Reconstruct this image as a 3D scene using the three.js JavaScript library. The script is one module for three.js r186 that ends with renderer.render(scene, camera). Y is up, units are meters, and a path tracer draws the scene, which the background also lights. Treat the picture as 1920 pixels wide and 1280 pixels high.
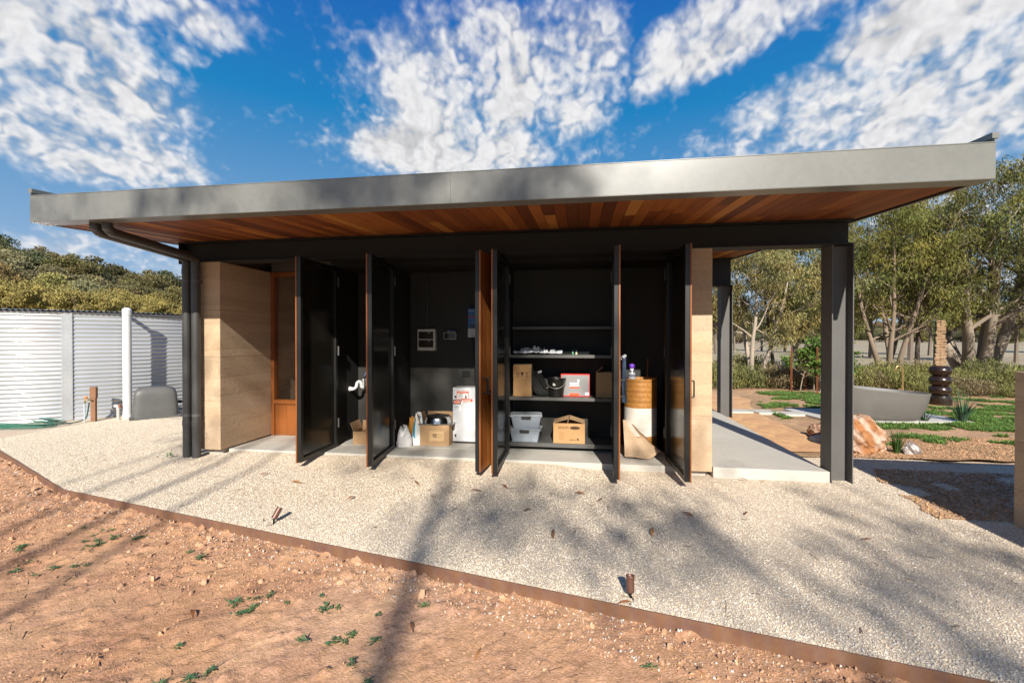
import * as THREE from 'three';
import { mergeGeometries } from 'three/addons/utils/BufferGeometryUtils.js';
import { RoundedBoxGeometry } from 'three/addons/geometries/RoundedBoxGeometry.js';

// ---------------------------------------------------------------- random and noise
function rng(seed) { let a = seed >>> 0; return () => { a = (a + 0x6D2B79F5) | 0; let t = Math.imul(a ^ (a >>> 15), 1 | a); t = (t + Math.imul(t ^ (t >>> 7), 61 | t)) ^ t; return ((t ^ (t >>> 14)) >>> 0) / 4294967296; }; }
const hash2 = (i, j, s = 0) => { let h = Math.imul(i, 374761393) + Math.imul(j, 668265263) + Math.imul(s, 974634541); h = Math.imul(h ^ (h >>> 13), 1274126177); return ((h ^ (h >>> 16)) >>> 0) / 4294967296; };
function vnoise(x, y, s = 0, per = 0) {
  const i = Math.floor(x), j = Math.floor(y); let fx = x - i, fy = y - j; fx = fx * fx * (3 - 2 * fx); fy = fy * fy * (3 - 2 * fy);
  const w = per ? (k) => ((k % per) + per) % per : (k) => k;
  const a = hash2(w(i), w(j), s), b = hash2(w(i + 1), w(j), s), c = hash2(w(i), w(j + 1), s), d = hash2(w(i + 1), w(j + 1), s);
  return a + (b - a) * fx + (c - a) * fy + (a - b - c + d) * fx * fy;
}
function fbm(x, y, o = 4, s = 0, per = 0) { let v = 0, a = 0.5, t = 0; for (let k = 0; k < o; k++) { v += a * vnoise(x, y, s + k * 17, per); t += a; a *= 0.5; x *= 2; y *= 2; per *= 2; } return v / t; }
function cell(x, y, s) { const i0 = Math.floor(x), j0 = Math.floor(y); let d1 = 9; for (let a = -1; a < 2; a++) for (let b = -1; b < 2; b++) { const dx = i0 + a + hash2(i0 + a, j0 + b, s) - x, dy = j0 + b + hash2(i0 + a, j0 + b, s + 1) - y, d = dx * dx + dy * dy; if (d < d1) d1 = d; } return Math.max(0, 1 - Math.sqrt(d1)); } // rounded puffs
const sstep = (a, b, x) => { const t = Math.min(1, Math.max(0, (x - a) / (b - a))); return t * t * (3 - 2 * t); };
const mix = (a, b, t) => a + (b - a) * t, D2R = Math.PI / 180;

// ---------------------------------------------------------------- camera, sky, sun, exposure
const scene = new THREE.Scene();
const camera = new THREE.PerspectiveCamera(73.75, 1.5, 0.05, 3000);
camera.rotation.order = 'YXZ';
camera.position.set(0, 1.5, 0);
camera.rotation.set(-0.0070, 8.5 * D2R, 0);
scene.add(camera);
const renderer = new THREE.WebGLRenderer({ antialias: true });
renderer.toneMapping = THREE.LinearToneMapping;
renderer.toneMappingExposure = 1.72;
renderer.shadowMap.enabled = true;

const SUN = new THREE.Vector3(0.15, 0.61, 1).normalize();
const sun = new THREE.DirectionalLight(new THREE.Color().setRGB(1, 0.945, 0.86), 4.4);
sun.position.copy(SUN).multiplyScalar(60); sun.castShadow = true; sun.shadow.radius = 1;
Object.assign(sun.shadow.camera, { left: -25, right: 25, top: 25, bottom: -25, near: 1, far: 140 }); sun.shadow.mapSize.set(4096, 4096);
scene.add(sun, sun.target);

{ // blue sky with broken altocumulus; banks of cloud are given by bearing (degrees right of north = -z), height and half extents
  const W = 4096, H = 2048, data = new Float32Array(W * H * 4);
  const banks = [[-54, 24, 9, 5.5, 1, -.3], [-52, 17.5, 8, 3, 1, -.1], [-46, 29.5, 5, 2.2, .8, 0], [-45, 27, 2.4, 1.2, .7, -.1], [-60, 29, 7, 3, .9, 0], [-14, 29.5, 9, 6.5, .95, .2], [-16, 22.5, 10, 3.2, 1, 0], [-1.5, 30.5, 6, 6, .9, .2],
    [-28, 29, 4, 4, .38, .4], [-30, 22, 7, 2, .32, -.3], [18, 32, 11, 3.2, 1, .25], [8, 28.6, 2.6, 2, .85, .3], [36, 27.5, 8, 3, 1, .1], [22, 21.5, 12, 4, .78, .3], [37, 20, 9, 5, 1, .3], [24, 17, 14, 2, .8, .1], [-50, 7, 26, 2.6, .62, 0], [36, 13, 12, 3, .7, .2], [5, 22, 5, 3, .35, .2], [-37, 33, 5, 3, .35, .2], [28, 6, 22, 3, .5, 0]];
  const B = banks.map(([az, el, rx, ry, k, tilt]) => { const a = az * D2R, e = el * D2R; const d = [Math.sin(a) * Math.cos(e), Math.sin(e), -Math.cos(a) * Math.cos(e)], r = [Math.cos(a), 0, Math.sin(a)];
    const u = [-Math.sin(a) * Math.sin(e), Math.cos(e), Math.cos(a) * Math.sin(e)]; return { d, r, u, rx: rx * D2R, ry: ry * D2R, k, c: Math.cos(tilt), s: Math.sin(tilt) }; });
  for (let j = 0; j < H; j++) {
    const el = ((j + 0.5) / H - 0.5) * Math.PI, sy = Math.sin(el), cy = Math.cos(el);
    for (let i = 0; i < W; i++) {
      const at = (j * W + i) * 4, lon = ((i + 0.5) / W - 0.5) * 2 * Math.PI, x = Math.cos(lon) * cy, z = Math.sin(lon) * cy, y = sy;
      const h = Math.max(0, y), t = Math.pow(h, 0.52);
      let r = mix(0.34, 0.010, Math.min(1, t * 1.55)), g = mix(0.42, 0.082, Math.min(1, t * 1.32)), b = mix(0.50, 0.262, Math.min(1, t * 1.22));
      if (y > -0.02) {
        const q = 1 / (h + 0.55), px = x * q * 4.3, pz = z * q * 4.3 - y * 1.2;
        let cover = 0.92 * sstep(0.42, 0.62, fbm(px * 0.55 + 9, pz * 0.55, 3, 5));  // heavier cloud out of view, added to whiten the sky fill
        const inView = sstep(-0.05, -0.35, z) * sstep(0.02, 0.1, y);
        cover *= 1 - 0.9 * inView;
        if (z < 0.1) for (const k of B) { const f = x * k.d[0] + y * k.d[1] + z * k.d[2]; if (f < 0.7) continue;
          const aX = (x * k.r[0] + z * k.r[2]) / f, aY = (x * k.u[0] + y * k.u[1] + z * k.u[2]) / f, X = (aX * k.c + aY * k.s) / k.rx, Y = (-aX * k.s + aY * k.c) / k.ry, m = X * X + Y * Y;
          if (m < 3) cover = Math.max(cover, k.k * sstep(2.6, 0.15, m)); }
        
        if (cover > 0.01) {
          const wx = fbm(px * 1.3, pz * 1.3, 2, 31) - .5, wz = fbm(px * 1.3 + 7, pz * 1.3, 2, 37) - .5;
          const big = fbm(px * 2.1 + wx, pz * 2.1 + wz, 3, 11), vx = wx * 2.5 + (fbm(px * 9, pz * 9, 2, 61) - .5) * 2.2, vz = wz * 2.5 + (fbm(px * 9 + 5, pz * 9, 2, 67) - .5) * 2.2, puff = cell(px * 10 + vx, pz * 10 + vz, 21), puff2 = .55 * cell(px * 5 + vx * .7, pz * 5 + vz * .7, 23) + .45 * fbm(px * 12 + wx * 2, pz * 12 + wz * 2, 3, 41), fine = fbm(px * 30, pz * 30, 3, 51);
          const n = 0.30 * big + 0.13 * puff + 0.41 * puff2 + 0.16 * fine, d = n - (0.80 - 0.45 * cover);
          const a = Math.min(0.96, (0.44 * sstep(-0.17, 0.09, d) + 0.54 * sstep(-0.03, 0.20, d)) * Math.min(1, 0.45 + 0.6 * cover) * (0.82 + 0.2 * puff2) + 0.18 * sstep(.3, .9, cover) * sstep(.3, .6, big));
          const th = sstep(0.04, 0.26, d), lum = 0.315 + 0.13 * sstep(.30, .65, puff2) + 0.05 * sstep(.2, .8, puff) + 0.06 * fine - 0.05 * th * (1 - puff);
          r = mix(r, lum * 1.01, a); g = mix(g, lum * 1.0, a); b = mix(b, lum * 1.0, a);
        }
      }
      data[at] = r; data[at + 1] = g; data[at + 2] = b; data[at + 3] = 1;
    }
  }
  const sky = new THREE.DataTexture(data, W, H, THREE.RGBAFormat, THREE.FloatType);
  sky.mapping = THREE.EquirectangularReflectionMapping; sky.magFilter = sky.minFilter = THREE.LinearFilter; sky.needsUpdate = true;
  scene.background = sky; scene.environment = sky;
}
console.log('sky');

// ---------------------------------------------------------------- helpers
const taken = {};
function numbered(n) { const k = taken[n] = (taken[n] ?? -1) + 1; return k ? `${n}_${String(k).padStart(3, '0')}` : n; }
function tag(o, label, category, group, kind) { o.userData.label = label; o.userData.category = category; if (group) o.userData.group = group; if (kind) o.userData.kind = kind; return o; }
function thing(name, label, category, pos = [0, 0, 0], turn = 0, group) { const o = new THREE.Group(); o.name = numbered(name); o.position.set(...pos); o.rotation.y = turn; scene.add(o); return tag(o, label, category, group); }
function mesh(name, geo, mat, parent) { const m = new THREE.Mesh(geo, mat); m.castShadow = m.receiveShadow = true; m.name = parent ? name : numbered(name); (parent ?? scene).add(m); return m; }
function part(name, parent, pos = [0, 0, 0]) { const g = new THREE.Group(); g.name = name; g.position.set(...pos); parent.add(g); return g; }
function struct(name, geo, mat) { const m = mesh(name, geo, mat); m.userData.kind = 'structure'; return m; }
function clone(o, pos, turn, s = 1, label) { const c = o.clone(); c.name = numbered(o.name.replace(/_\d{3}$/, '')); c.userData = { ...o.userData }; c.position.set(...pos); c.rotation.y = turn; c.scale.setScalar(s); if (label) c.userData.label = label; scene.add(c); return c; }
function uvBox(g, s = 1, ox = 0, oy = 0) { // texture coordinates in metres, chosen by the way each vertex faces
  const p = g.attributes.position, n = g.attributes.normal, uv = new Float32Array(p.count * 2);
  for (let i = 0; i < p.count; i++) { const ax = Math.abs(n.getX(i)), ay = Math.abs(n.getY(i)), az = Math.abs(n.getZ(i)); const x = p.getX(i), y = p.getY(i), z = p.getZ(i);
    const [u, v] = ay >= ax && ay >= az ? [x, z] : ax >= az ? [z, y] : [x, y]; uv[2 * i] = u * s + ox; uv[2 * i + 1] = v * s + oy; }
  g.setAttribute('uv', new THREE.BufferAttribute(uv, 2)); return g;
}
function box(x0, x1, y0, y1, z0, z1, s = 1, ox = 0, oy = 0) { const g = new THREE.BoxGeometry(x1 - x0, y1 - y0, z1 - z0); g.translate((x0 + x1) / 2, (y0 + y1) / 2, (z0 + z1) / 2); return uvBox(g, s, ox, oy); }
function rbox(x0, x1, y0, y1, z0, z1, r = 0.005, seg = 2, s = 1, ox = 0, oy = 0) { const g = new RoundedBoxGeometry(x1 - x0, y1 - y0, z1 - z0, seg, r); g.translate((x0 + x1) / 2, (y0 + y1) / 2, (z0 + z1) / 2); return uvBox(g, s, ox, oy); }
function merge(list) { return mergeGeometries(list.map((g) => { const h = g.index ? g.toNonIndexed() : g; for (const k of Object.keys(h.attributes)) if (!['position', 'normal', 'uv'].includes(k)) h.deleteAttribute(k); return h; })); }
function tube(pts, r, seg = 24, rs = 8, closed = false) { return new THREE.TubeGeometry(new THREE.CatmullRomCurve3(pts.map((p) => new THREE.Vector3(...p)), closed, 'catmullrom', 0.3), seg, r, rs, closed); }
function cyl(r0, r1, y0, y1, seg = 24, x = 0, z = 0) { const g = new THREE.CylinderGeometry(r1, r0, y1 - y0, seg); g.translate(x, (y0 + y1) / 2, z); return g; }
const lin = (r, g, b) => new THREE.Color().setRGB(r, g, b);
const std = (c, rough = 0.8, o = {}) => new THREE.MeshStandardMaterial({ color: lin(...c), roughness: rough, ...o });
const phys = (c, rough, o = {}) => new THREE.MeshPhysicalMaterial({ color: lin(...c), roughness: rough, ...o });
function dataTex(n, fn, srgb = false) { const d = new Uint8Array(n * n * 4); for (let j = 0; j < n; j++) for (let i = 0; i < n; i++) { const c = fn(i / n, j / n, i, j), k = (j * n + i) * 4; const v = Array.isArray(c) ? c : [c, c, c]; for (let m = 0; m < 3; m++) d[k + m] = Math.max(0, Math.min(255, Math.round(v[m] * 255))); d[k + 3] = 255; }
  const t = new THREE.DataTexture(d, n, n); t.wrapS = t.wrapT = THREE.RepeatWrapping; t.magFilter = THREE.LinearFilter; t.minFilter = THREE.LinearMipmapLinearFilter; t.generateMipmaps = true; if (srgb) t.colorSpace = THREE.SRGBColorSpace; t.needsUpdate = true; return t; }
const rep = (t, x, y = x) => { const c = t.clone(); c.repeat.set(x, y); c.needsUpdate = true; return c; };
const toS = (v) => v <= 0.0031308 ? v * 12.92 : 1.055 * Math.pow(v, 1 / 2.4) - 0.055, sr = (c) => c.map(toS);
function canvasTex(w, h, draw) { const c = document.createElement('canvas'); c.width = w; c.height = h; const x = c.getContext('2d'); draw(x, w, h); const t = new THREE.CanvasTexture(c); t.colorSpace = THREE.SRGBColorSpace; return t; }
class GB { // loose triangles with colours
  constructor() { this.p = []; this.c = []; this.i = []; this.n = []; }
  v(x, y, z, c) { this.p.push(x, y, z); this.c.push(c[0], c[1], c[2]); return this.p.length / 3 - 1; }
  build(smooth = false) { const g = new THREE.BufferGeometry(); g.setAttribute('position', new THREE.Float32BufferAttribute(this.p, 3)); g.setAttribute('color', new THREE.Float32BufferAttribute(this.c, 3)); g.setIndex(this.i); if (smooth) g.computeVertexNormals(); return g; }
  leaf(x, y, z, dx, dy, dz, sx, sy, sz, L, w, c) { const a = this.v(x, y, z, c), b = this.v(x + dx * L * .42 + sx * w, y + dy * L * .42 + sy * w, z + dz * L * .42 + sz * w, c), d = this.v(x + dx * L, y + dy * L, z + dz * L, c), e = this.v(x + dx * L * .42 - sx * w, y + dy * L * .42 - sy * w, z + dz * L * .42 - sz * w, c); this.i.push(a, b, d, a, d, e); }
  limb(pts, radii, rs, col) { // tapered tube
    let prev = null; const T = new THREE.Vector3(), N = new THREE.Vector3(), Bn = new THREE.Vector3();
    for (let k = 0; k < pts.length; k++) {
      const A = pts[Math.max(0, k - 1)], C = pts[Math.min(pts.length - 1, k + 1)]; T.subVectors(C, A).normalize(); N.set(Math.abs(T.y) > .9 ? 1 : 0, Math.abs(T.y) > .9 ? 0 : 1, 0).cross(T).normalize(); Bn.crossVectors(T, N);
      const ring = []; for (let q = 0; q < rs; q++) { const f = q / rs * 2 * Math.PI, r = radii[k] * (1 + 0.12 * (hash2(k * 3, q, 77) - .5)); const c = Math.cos(f) * r, s = Math.sin(f) * r, m = 0.8 + 0.4 * hash2(k, q, 5 + pts.length); ring.push(this.v(pts[k].x + N.x * c + Bn.x * s, pts[k].y + N.y * c + Bn.y * s, pts[k].z + N.z * c + Bn.z * s, [col[0] * m, col[1] * m, col[2] * m])); }
      if (prev) for (let q = 0; q < rs; q++) { const n = (q + 1) % rs; this.i.push(prev[q], prev[n], ring[n], prev[q], ring[n], ring[q]); }
      prev = ring;
    }
  }
}

// ---------------------------------------------------------------- textures
const tGrain = dataTex(512, (u, v) => { const w = fbm(u * 6, v * 2, 3, 3, 2), a = fbm(u * 48 + w * 7, v * 3, 3, 8, 3), b = fbm(u * 150, v * 8, 2, 9, 2), k = vnoise(u * 3, v * 4, 12, 1); const m = 0.60 + 0.46 * a + 0.22 * (b - .5) + .1 * (k - .5); return sr([m, m * (.9 + .1 * a), m * (.82 + .18 * a)]); }, true);
const tGrainBump = dataTex(256, (u, v) => fbm(u * 64, v * 4, 3, 8, 4));
const tEarthWall = dataTex(1024, (u, v) => { // rammed earth: thin compacted lifts, aggregate, pits
  const wv = v * 22 + (fbm(u * 3, v * 4, 3, 1, 3) - .5) * 0.7, l = Math.floor(wv), f = wv - l, tone = 0.92 + 0.13 * (hash2(l % 22, 3, 4) - .5) + 0.16 * (fbm(u * 5, v * 22, 3, 6, 5) - .5), seam = 1 - 0.09 * sstep(.16, 0, f) * vnoise(u * 14, l, 9, 14), grit = 1 + 0.20 * (fbm(u * 160, v * 160, 2, 14, 160) - .5), pit = vnoise(u * 130, v * 130, 19, 130) > .93 ? .82 : 1;
  const m = tone * seam * grit * pit, warm = fbm(u * 4, v * 10, 2, 22, 4); return sr([m, m * mix(.95, 1.02, warm), m * mix(.86, 1.04, warm)]); }, true);
const tEarthWallBump = dataTex(1024, (u, v) => { const wv = v * 22 + (fbm(u * 3, v * 4, 3, 1, 3) - .5) * 0.7, f = wv - Math.floor(wv); return 0.5 + 0.35 * (fbm(u * 110, v * 110, 3, 14, 110) - .5) - .35 * sstep(.12, 0, f) * vnoise(u * 16, Math.floor(wv), 9, 16) + (vnoise(u * 130, v * 130, 19, 130) > .93 ? -.3 : 0); });
const tConc = dataTex(512, (u, v) => { const m = .86 + .16 * (fbm(u * 4, v * 4, 5, 2, 4) - .5) + .10 * (fbm(u * 90, v * 90, 2, 7, 90) - .5) + .06 * (fbm(u * 3, v * 24, 2, 12, 3) - .5); return sr([m, m * .99, m * .965]); }, true);
const NG = 1024, cellG = 96, palG = [[.62, .55, .46], [.55, .48, .39], [.70, .64, .56], [.44, .37, .30], [.58, .45, .30], [.66, .59, .49], [.33, .30, .28], [.74, .70, .64], [.52, .42, .30], [.56, .51, .45]];
function voro(u, v, n) { const X = u * n, Y = v * n, i0 = Math.floor(X), j0 = Math.floor(Y); let d1 = 9, d2 = 9, id = 0; for (let a = -1; a < 2; a++) for (let b = -1; b < 2; b++) { const i = (i0 + a + n) % n, j = (j0 + b + n) % n, dx = i0 + a + .15 + .7 * hash2(i, j, 1) - X, dy = j0 + b + .15 + .7 * hash2(i, j, 2) - Y, d = Math.sqrt(dx * dx + dy * dy); if (d < d1) { d2 = d1; d1 = d; id = i * n + j; } else if (d < d2) d2 = d; } return [d1, d2, id]; }
const bumpG = new Float32Array(NG * NG);
const tGravel = dataTex(NG, (u, v, i, j) => { const [d1, d2, id] = voro(u, v, cellG), e = sstep(0, .22, d2 - d1), c = palG[Math.floor(hash2(id, 5, 3) * palG.length)]; bumpG[j * NG + i] = e * (0.4 + .6 * hash2(id, 8, 4)) * (1 - .5 * d1); const m = mix(.80, 1.03, e) * (.94 + .14 * hash2(id, 1, 9)); return sr([mix(.60, c[0], .72) * m, mix(.515, c[1], .72) * m, mix(.425, c[2], .72) * m]); }, true);
const tGravelBump = dataTex(NG, (u, v, i, j) => bumpG[j * NG + i]);
const tSoil = dataTex(1024, (u, v) => { const a = fbm(u * 6, v * 6, 5, 3, 6), b = fbm(u * 70, v * 70, 3, 13, 70), s = vnoise(u * 210, v * 210, 17, 210), m = .74 + .42 * (a - .5) + .44 * (b - .5) + (s > .92 ? .25 : 0) - (s < .07 ? .22 : 0); return sr([m, m * mix(.90, 1.02, a), m * mix(.80, 1.04, b)]); }, true);
const tSoilBump = dataTex(512, (u, v) => .45 * fbm(u * 24, v * 24, 4, 3, 24) + .55 * fbm(u * 90, v * 90, 2, 13, 90));
const tFine = dataTex(256, (u, v) => { const m = .86 + .2 * (fbm(u * 5, v * 5, 4, 4, 5) - .5) + .12 * (fbm(u * 80, v * 80, 2, 6, 80) - .5); return sr([m, m, m]); }, true);
const tScuff = dataTex(256, (u, v) => .5 + .5 * (fbm(u * 6, v * 6, 5, 4, 6) - .5));
const tRust = dataTex(512, (u, v) => { const a = fbm(u * 8, v * 8, 5, 4, 8), b = fbm(u * 60, v * 60, 3, 6, 60), s = fbm(u * 40, v * 3, 3, 16, 3); return sr([.20 + .22 * a + .06 * b, .095 + .09 * a + .05 * (b - .5) + .03 * s, .055 + .05 * s]); }, true);
console.log('textures');

// ---------------------------------------------------------------- materials
const mFascia = phys([.205, .202, .180], .285, { map: rep(tFine, .4), ior: 1.55 });
const mSteel = phys([.112, .107, .10], .62, { map: tFine }), mBeamShade = phys([.015, .0135, .0115], .7, { map: tFine });  // beams use a darker copy of the steel, roof shade put into the colour
const mPipe = phys([.066, .064, .060], .45, { map: tFine });
const mBlack = phys([.0125, .0120, .0105], .42, { map: tFine });
const mBlackMatt = std([.014, .013, .0105], .75, { map: tFine }), mBackPanel = std([.030, .028, .0235], .7, { map: rep(tFine, .8) });
const mDoorPanel = phys([.020, .018, .013], .36, { map: tFine, roughnessMap: rep(tScuff, .7) });
const woods = [[.34, .105, .024], [.26, .076, .019], [.45, .155, .034], [.18, .054, .016], [.60, .25, .055], [.38, .125, .028], [.68, .31, .075]].map((c) => phys(c, .58, { map: rep(tGrain, 2.2, .45), bumpMap: rep(tGrainBump, 3, .5), bumpScale: .0012, specularIntensity: .55 }));
const mTimber = phys([.34, .115, .028], .38, { map: rep(tGrain, 2.2, .5), bumpMap: rep(tGrainBump, 3, .5), bumpScale: .001 });
const mEarthWall = std([.54, .40, .268], .95, { map: rep(tEarthWall, .4), bumpMap: rep(tEarthWallBump, .4), bumpScale: .005 });
const mConc = std([.56, .53, .475], .8, { map: rep(tConc, .55), bumpMap: rep(tScuff, 3), bumpScale: .002 });
const mGlass = phys([1, 1, 1], .02, { transmission: 1, thickness: 0, ior: 1.5 });
const mCard = std([.46, .285, .145], .9, { map: rep(tFine, 4) });
const mCardIn = std([.40, .24, .12], .92, { map: rep(tFine, 3) });
const mGalv = phys([.56, .58, .59], .42, { metalness: .35, map: rep(tFine, .6), roughnessMap: rep(tScuff, .7) });
const mWhitePipe = phys([.74, .74, .72], .35, { map: rep(tFine, 2) });
const mChrome = phys([.55, .55, .54], .18, { metalness: 1 });
const mRust = std([.50, .56, .66], .8, { map: rep(tRust, .8), bumpMap: rep(tScuff, 4), bumpScale: .002 });
const mLeaf = phys([1, 1, 1], .8, { vertexColors: true, side: THREE.DoubleSide, transmission: .3, thickness: 0, specularIntensity: .35 });
const mBark = std([1, 1, 1], .95, { vertexColors: true });
const mCopper = phys([.17, .085, .06], .42, { metalness: .35, map: rep(tFine, 3) });

// ---------------------------------------------------------------- ground, earth, gravel
const zE = (x) => x >= -5.04 ? -3.77 + .224 * (x + 5.04) : -3.77 + .46 * (x + 5.04); // line of the steel edging
function gridGeo(nx, ny, fn, colFn) { const g = new THREE.BufferGeometry(), p = new Float32Array((nx + 1) * (ny + 1) * 3), uv = new Float32Array((nx + 1) * (ny + 1) * 2), c = colFn ? new Float32Array(p.length) : null, id = []; let k = 0;
  for (let j = 0; j <= ny; j++) for (let i = 0; i <= nx; i++, k++) { const q = fn(i / nx, j / ny); p.set(q, k * 3); uv[2 * k] = q[0]; uv[2 * k + 1] = q[2]; if (c) c.set(colFn(q[0], q[2], q[1]), k * 3); if (i < nx && j < ny) { const a = k, b = k + 1, d = k + nx + 1, e = d + 1; id.push(a, b, d, b, e, d); } }
  g.setAttribute('position', new THREE.BufferAttribute(p, 3)); g.setAttribute('uv', new THREE.BufferAttribute(uv, 2)); if (c) g.setAttribute('color', new THREE.BufferAttribute(c, 3)); g.setIndex(id); g.computeVertexNormals(); return g; }
function hill(x, z) { const r = Math.hypot(x, z), th = Math.atan2(x, -z) / D2R, w = (th + 70) / 30; return 17 * sstep(45, 150, r) * Math.exp(-w * w) + 14 * sstep(160, 420, r) * (.35 + .65 * fbm(x * .004 + 5, z * .004, 3, 61)) + (r > 30 ? (fbm(x * .03, z * .03, 3, 71) - .5) * Math.min(1.4, (r - 30) * .03) : 0); }
{
  const R = [0, 1.5, 3, 5, 7, 9, 12, 16, 21, 27, 34, 42, 52, 64, 78, 95, 115, 140, 165, 200, 250, 310, 380, 470, 600, 800, 1100];
  const g = gridGeo(144, R.length - 1, (u, v) => { const r = R[Math.round(v * (R.length - 1))], a = -u * 2 * Math.PI, x = Math.sin(a) * r, z = -Math.cos(a) * r; let y = -.05 + hill(x, z); if (r < 10) y = -.4; else if (r < 13) y = -.2; if (z > 4) y = -.12 + hill(x, z); return [x, y, z]; },
    (x, z, y) => { const n = fbm(x * .12, z * .12, 4, 81), m = fbm(x * 1.1, z * 1.1, 3, 91); if (y > 1.2 && x < 0) return [.13 + .05 * n, .105 + .04 * n, .065]; return [.46 + .14 * (n - .5) + .08 * (m - .5), .385 + .13 * (n - .5) + .07 * (m - .5), .25 + .09 * (n - .5)]; });  // hill ground: dark litter colour with shade between the crowns painted in
  struct('ground', g, std([1, 1, 1], 1, { vertexColors: true, map: rep(tSoil, .25) }));
}
function earthH(x, d) { // height of the red earth, d metres in front of the edging
  const z = zE(x) + d, rough = mix(.25, 1, sstep(.6, -1.6, x + .5 * (d - 1))), near = sstep(.45, .05, d);
  const n1 = fbm(x * .9, z * .9, 3, 101) - .5, n2 = fbm(x * 4.5, z * 4.5, 3, 111) - .5, n3 = fbm(x * 15, z * 15, 3, 121), n4 = fbm(x * 42, z * 42, 2, 131) - .5;
  const lump = fbm(x * 24 + 5, z * 24, 2, 127); return -.062 - .05 * sstep(0, 1.4, d) + .035 * n1 + n2 * (.010 + .012 * rough) + Math.max(0, n3 - .60) * (.008 + .06 * rough + .08 * near) + Math.max(0, lump - .66) * .09 * rough + n4 * (.0015 + .006 * rough + .011 * near);
}
{
  const g = gridGeo(580, 190, (u, v) => { const x = mix(-9.6, 4.6, u), d = mix(.004, 4.6, v), y = earthH(x, d); return [x, y, zE(x) + d]; },
    (x, z) => { const n = fbm(x * 1.3, z * 1.3, 4, 141), m = fbm(x * 9, z * 9, 3, 151), s = sstep(.52, .68, fbm(x * .8 + 3, z * .8, 3, 161)); const pale = .25 * s; return [.56 + .16 * (n - .5) + .10 * (m - .5) + .12 * pale, .345 + .14 * (n - .5) + .08 * (m - .5) + .16 * pale, .215 + .11 * (n - .5) + .06 * (m - .5) + .18 * pale]; });
  struct('red_earth', g, std([1.05, .95, .84], .97, { vertexColors: true, map: rep(tSoil, .9), bumpMap: rep(tSoilBump, 1.6), bumpScale: .006 }));
}
const gravH = (x, z) => .045 * sstep(-4.75, -5.25, z) * sstep(-4.7, -4.3, x) * sstep(.2, -.4, x) + .010 * (fbm(x * 1.2, z * 1.2, 3, 171) - .5) + .006 * (fbm(x * 5, z * 5, 2, 181) - .5);
struct('gravel_court', gridGeo(420, 150, (u, v) => { const x = mix(-17, 9, u), z0 = zE(x) - .004, z = mix(z0, -14, Math.pow(v, 1.5)); return [x, gravH(x, z), z]; },
  (x, z) => { const n = fbm(x * .7, z * .7, 3, 191), f = fbm(x * 3.1, z * 3.1, 3, 197), m = 1 + .22 * (n - .5) + .12 * (f - .5), d = sstep(.55, .75, fbm(x * .45 + 2, z * .9, 3, 199)); return [m * 1.20, m * (1.115 - .04 * d), m * (1.01 - .09 * d)]; }), std([1, 1, 1], .95, { vertexColors: true, map: rep(tGravel, 1.55), bumpMap: rep(tGravelBump, 1.55), bumpScale: .0045 }));
function scatter(name, geo, mat, n, place, label, category) { // loose uncountable matter
  const im = new THREE.InstancedMesh(geo, mat, n), o = new THREE.Object3D(), c = new THREE.Color(); im.name = numbered(name); let k = 0;
  for (let i = 0; i < n * 6 && k < n; i++) { const q = place(o, c, i); if (!q) continue; o.updateMatrix(); im.setMatrixAt(k, o.matrix); im.setColorAt(k, c); k++; }
  im.count = k; im.castShadow = im.receiveShadow = true; scene.add(im); return tag(im, label, category, null, 'stuff');
}
function stoneGeo(seed, det = 0) { const g = new THREE.IcosahedronGeometry(1, det), p = g.attributes.position, r = rng(seed), m = {}; for (let i = 0; i < p.count; i++) { const k = `${p.getX(i).toFixed(2)},${p.getY(i).toFixed(2)},${p.getZ(i).toFixed(2)}`; const f = m[k] ??= .75 + .5 * r(); p.setXYZ(i, p.getX(i) * f, p.getY(i) * f * .7, p.getZ(i) * f); } g.computeVertexNormals(); return g; }
{
  const r = rng(11);
  scatter('gravel', stoneGeo(1), std([1, 1, 1], .9), 250000, (o, c) => { const x = mix(-8.6, 4.6, r()), t = Math.pow(r(), 1.3), z = mix(zE(x) - .012, -7.4, t), s = mix(.0022, .0048, r() * r());
    if (z < -5.28 && x > -4.5 && x < 1.45) return 0; if (z < -5.13 && x > 1.40 && x < 2.6) return 0;
    o.position.set(x, gravH(x, z) + s * .45, z); o.rotation.set(r() * 6, r() * 6, r() * 6); o.scale.set(s * (1 + r()), s, s * (1 + r() * .5)); const p = palG[Math.floor(r() * palG.length)], m = .98 + .14 * r(); c.setRGB(mix(.60, p[0], .7) * m, mix(.515, p[1], .7) * m, mix(.42, p[2], .7) * m * .95); return 1; }, 'small cream and grey gravel stones covering the yard', 'gravel');
  scatter('earth_crumbs', stoneGeo(2), std([1, 1, 1], .97), 22000, (o, c) => { const x = mix(-8, 3.4, r()), d = Math.pow(r(), 1.3) * 3.2 + .012, edge = d < .34; const k = fbm(x * 2, d * 2, 3, 201); if (!edge && r() > sstep(.30, .72, k) * mix(.22, 1.2, sstep(.6, -1.8, x))) return 0;
    const s = r() < .012 ? mix(.012, .024, r()) : mix(.0025, .010, r() * r()); o.position.set(x, earthH(x, d) + s * .25, zE(x) + d); o.rotation.set(r() * 6, r() * 6, r() * 6); o.scale.set(s * (1 + .6 * r()), s * (.6 + .4 * r()), s);
    const m = .75 + .5 * r(), white = s < .007 && (edge ? r() < .30 : r() < .03); if (white) c.setRGB(.60 * m, .54 * m, .47 * m); else c.setRGB(.50 * m, .29 * m, .165 * m); return 1; }, 'loose red clods and pale pebbles on the bare earth', 'clods');
}
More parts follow.
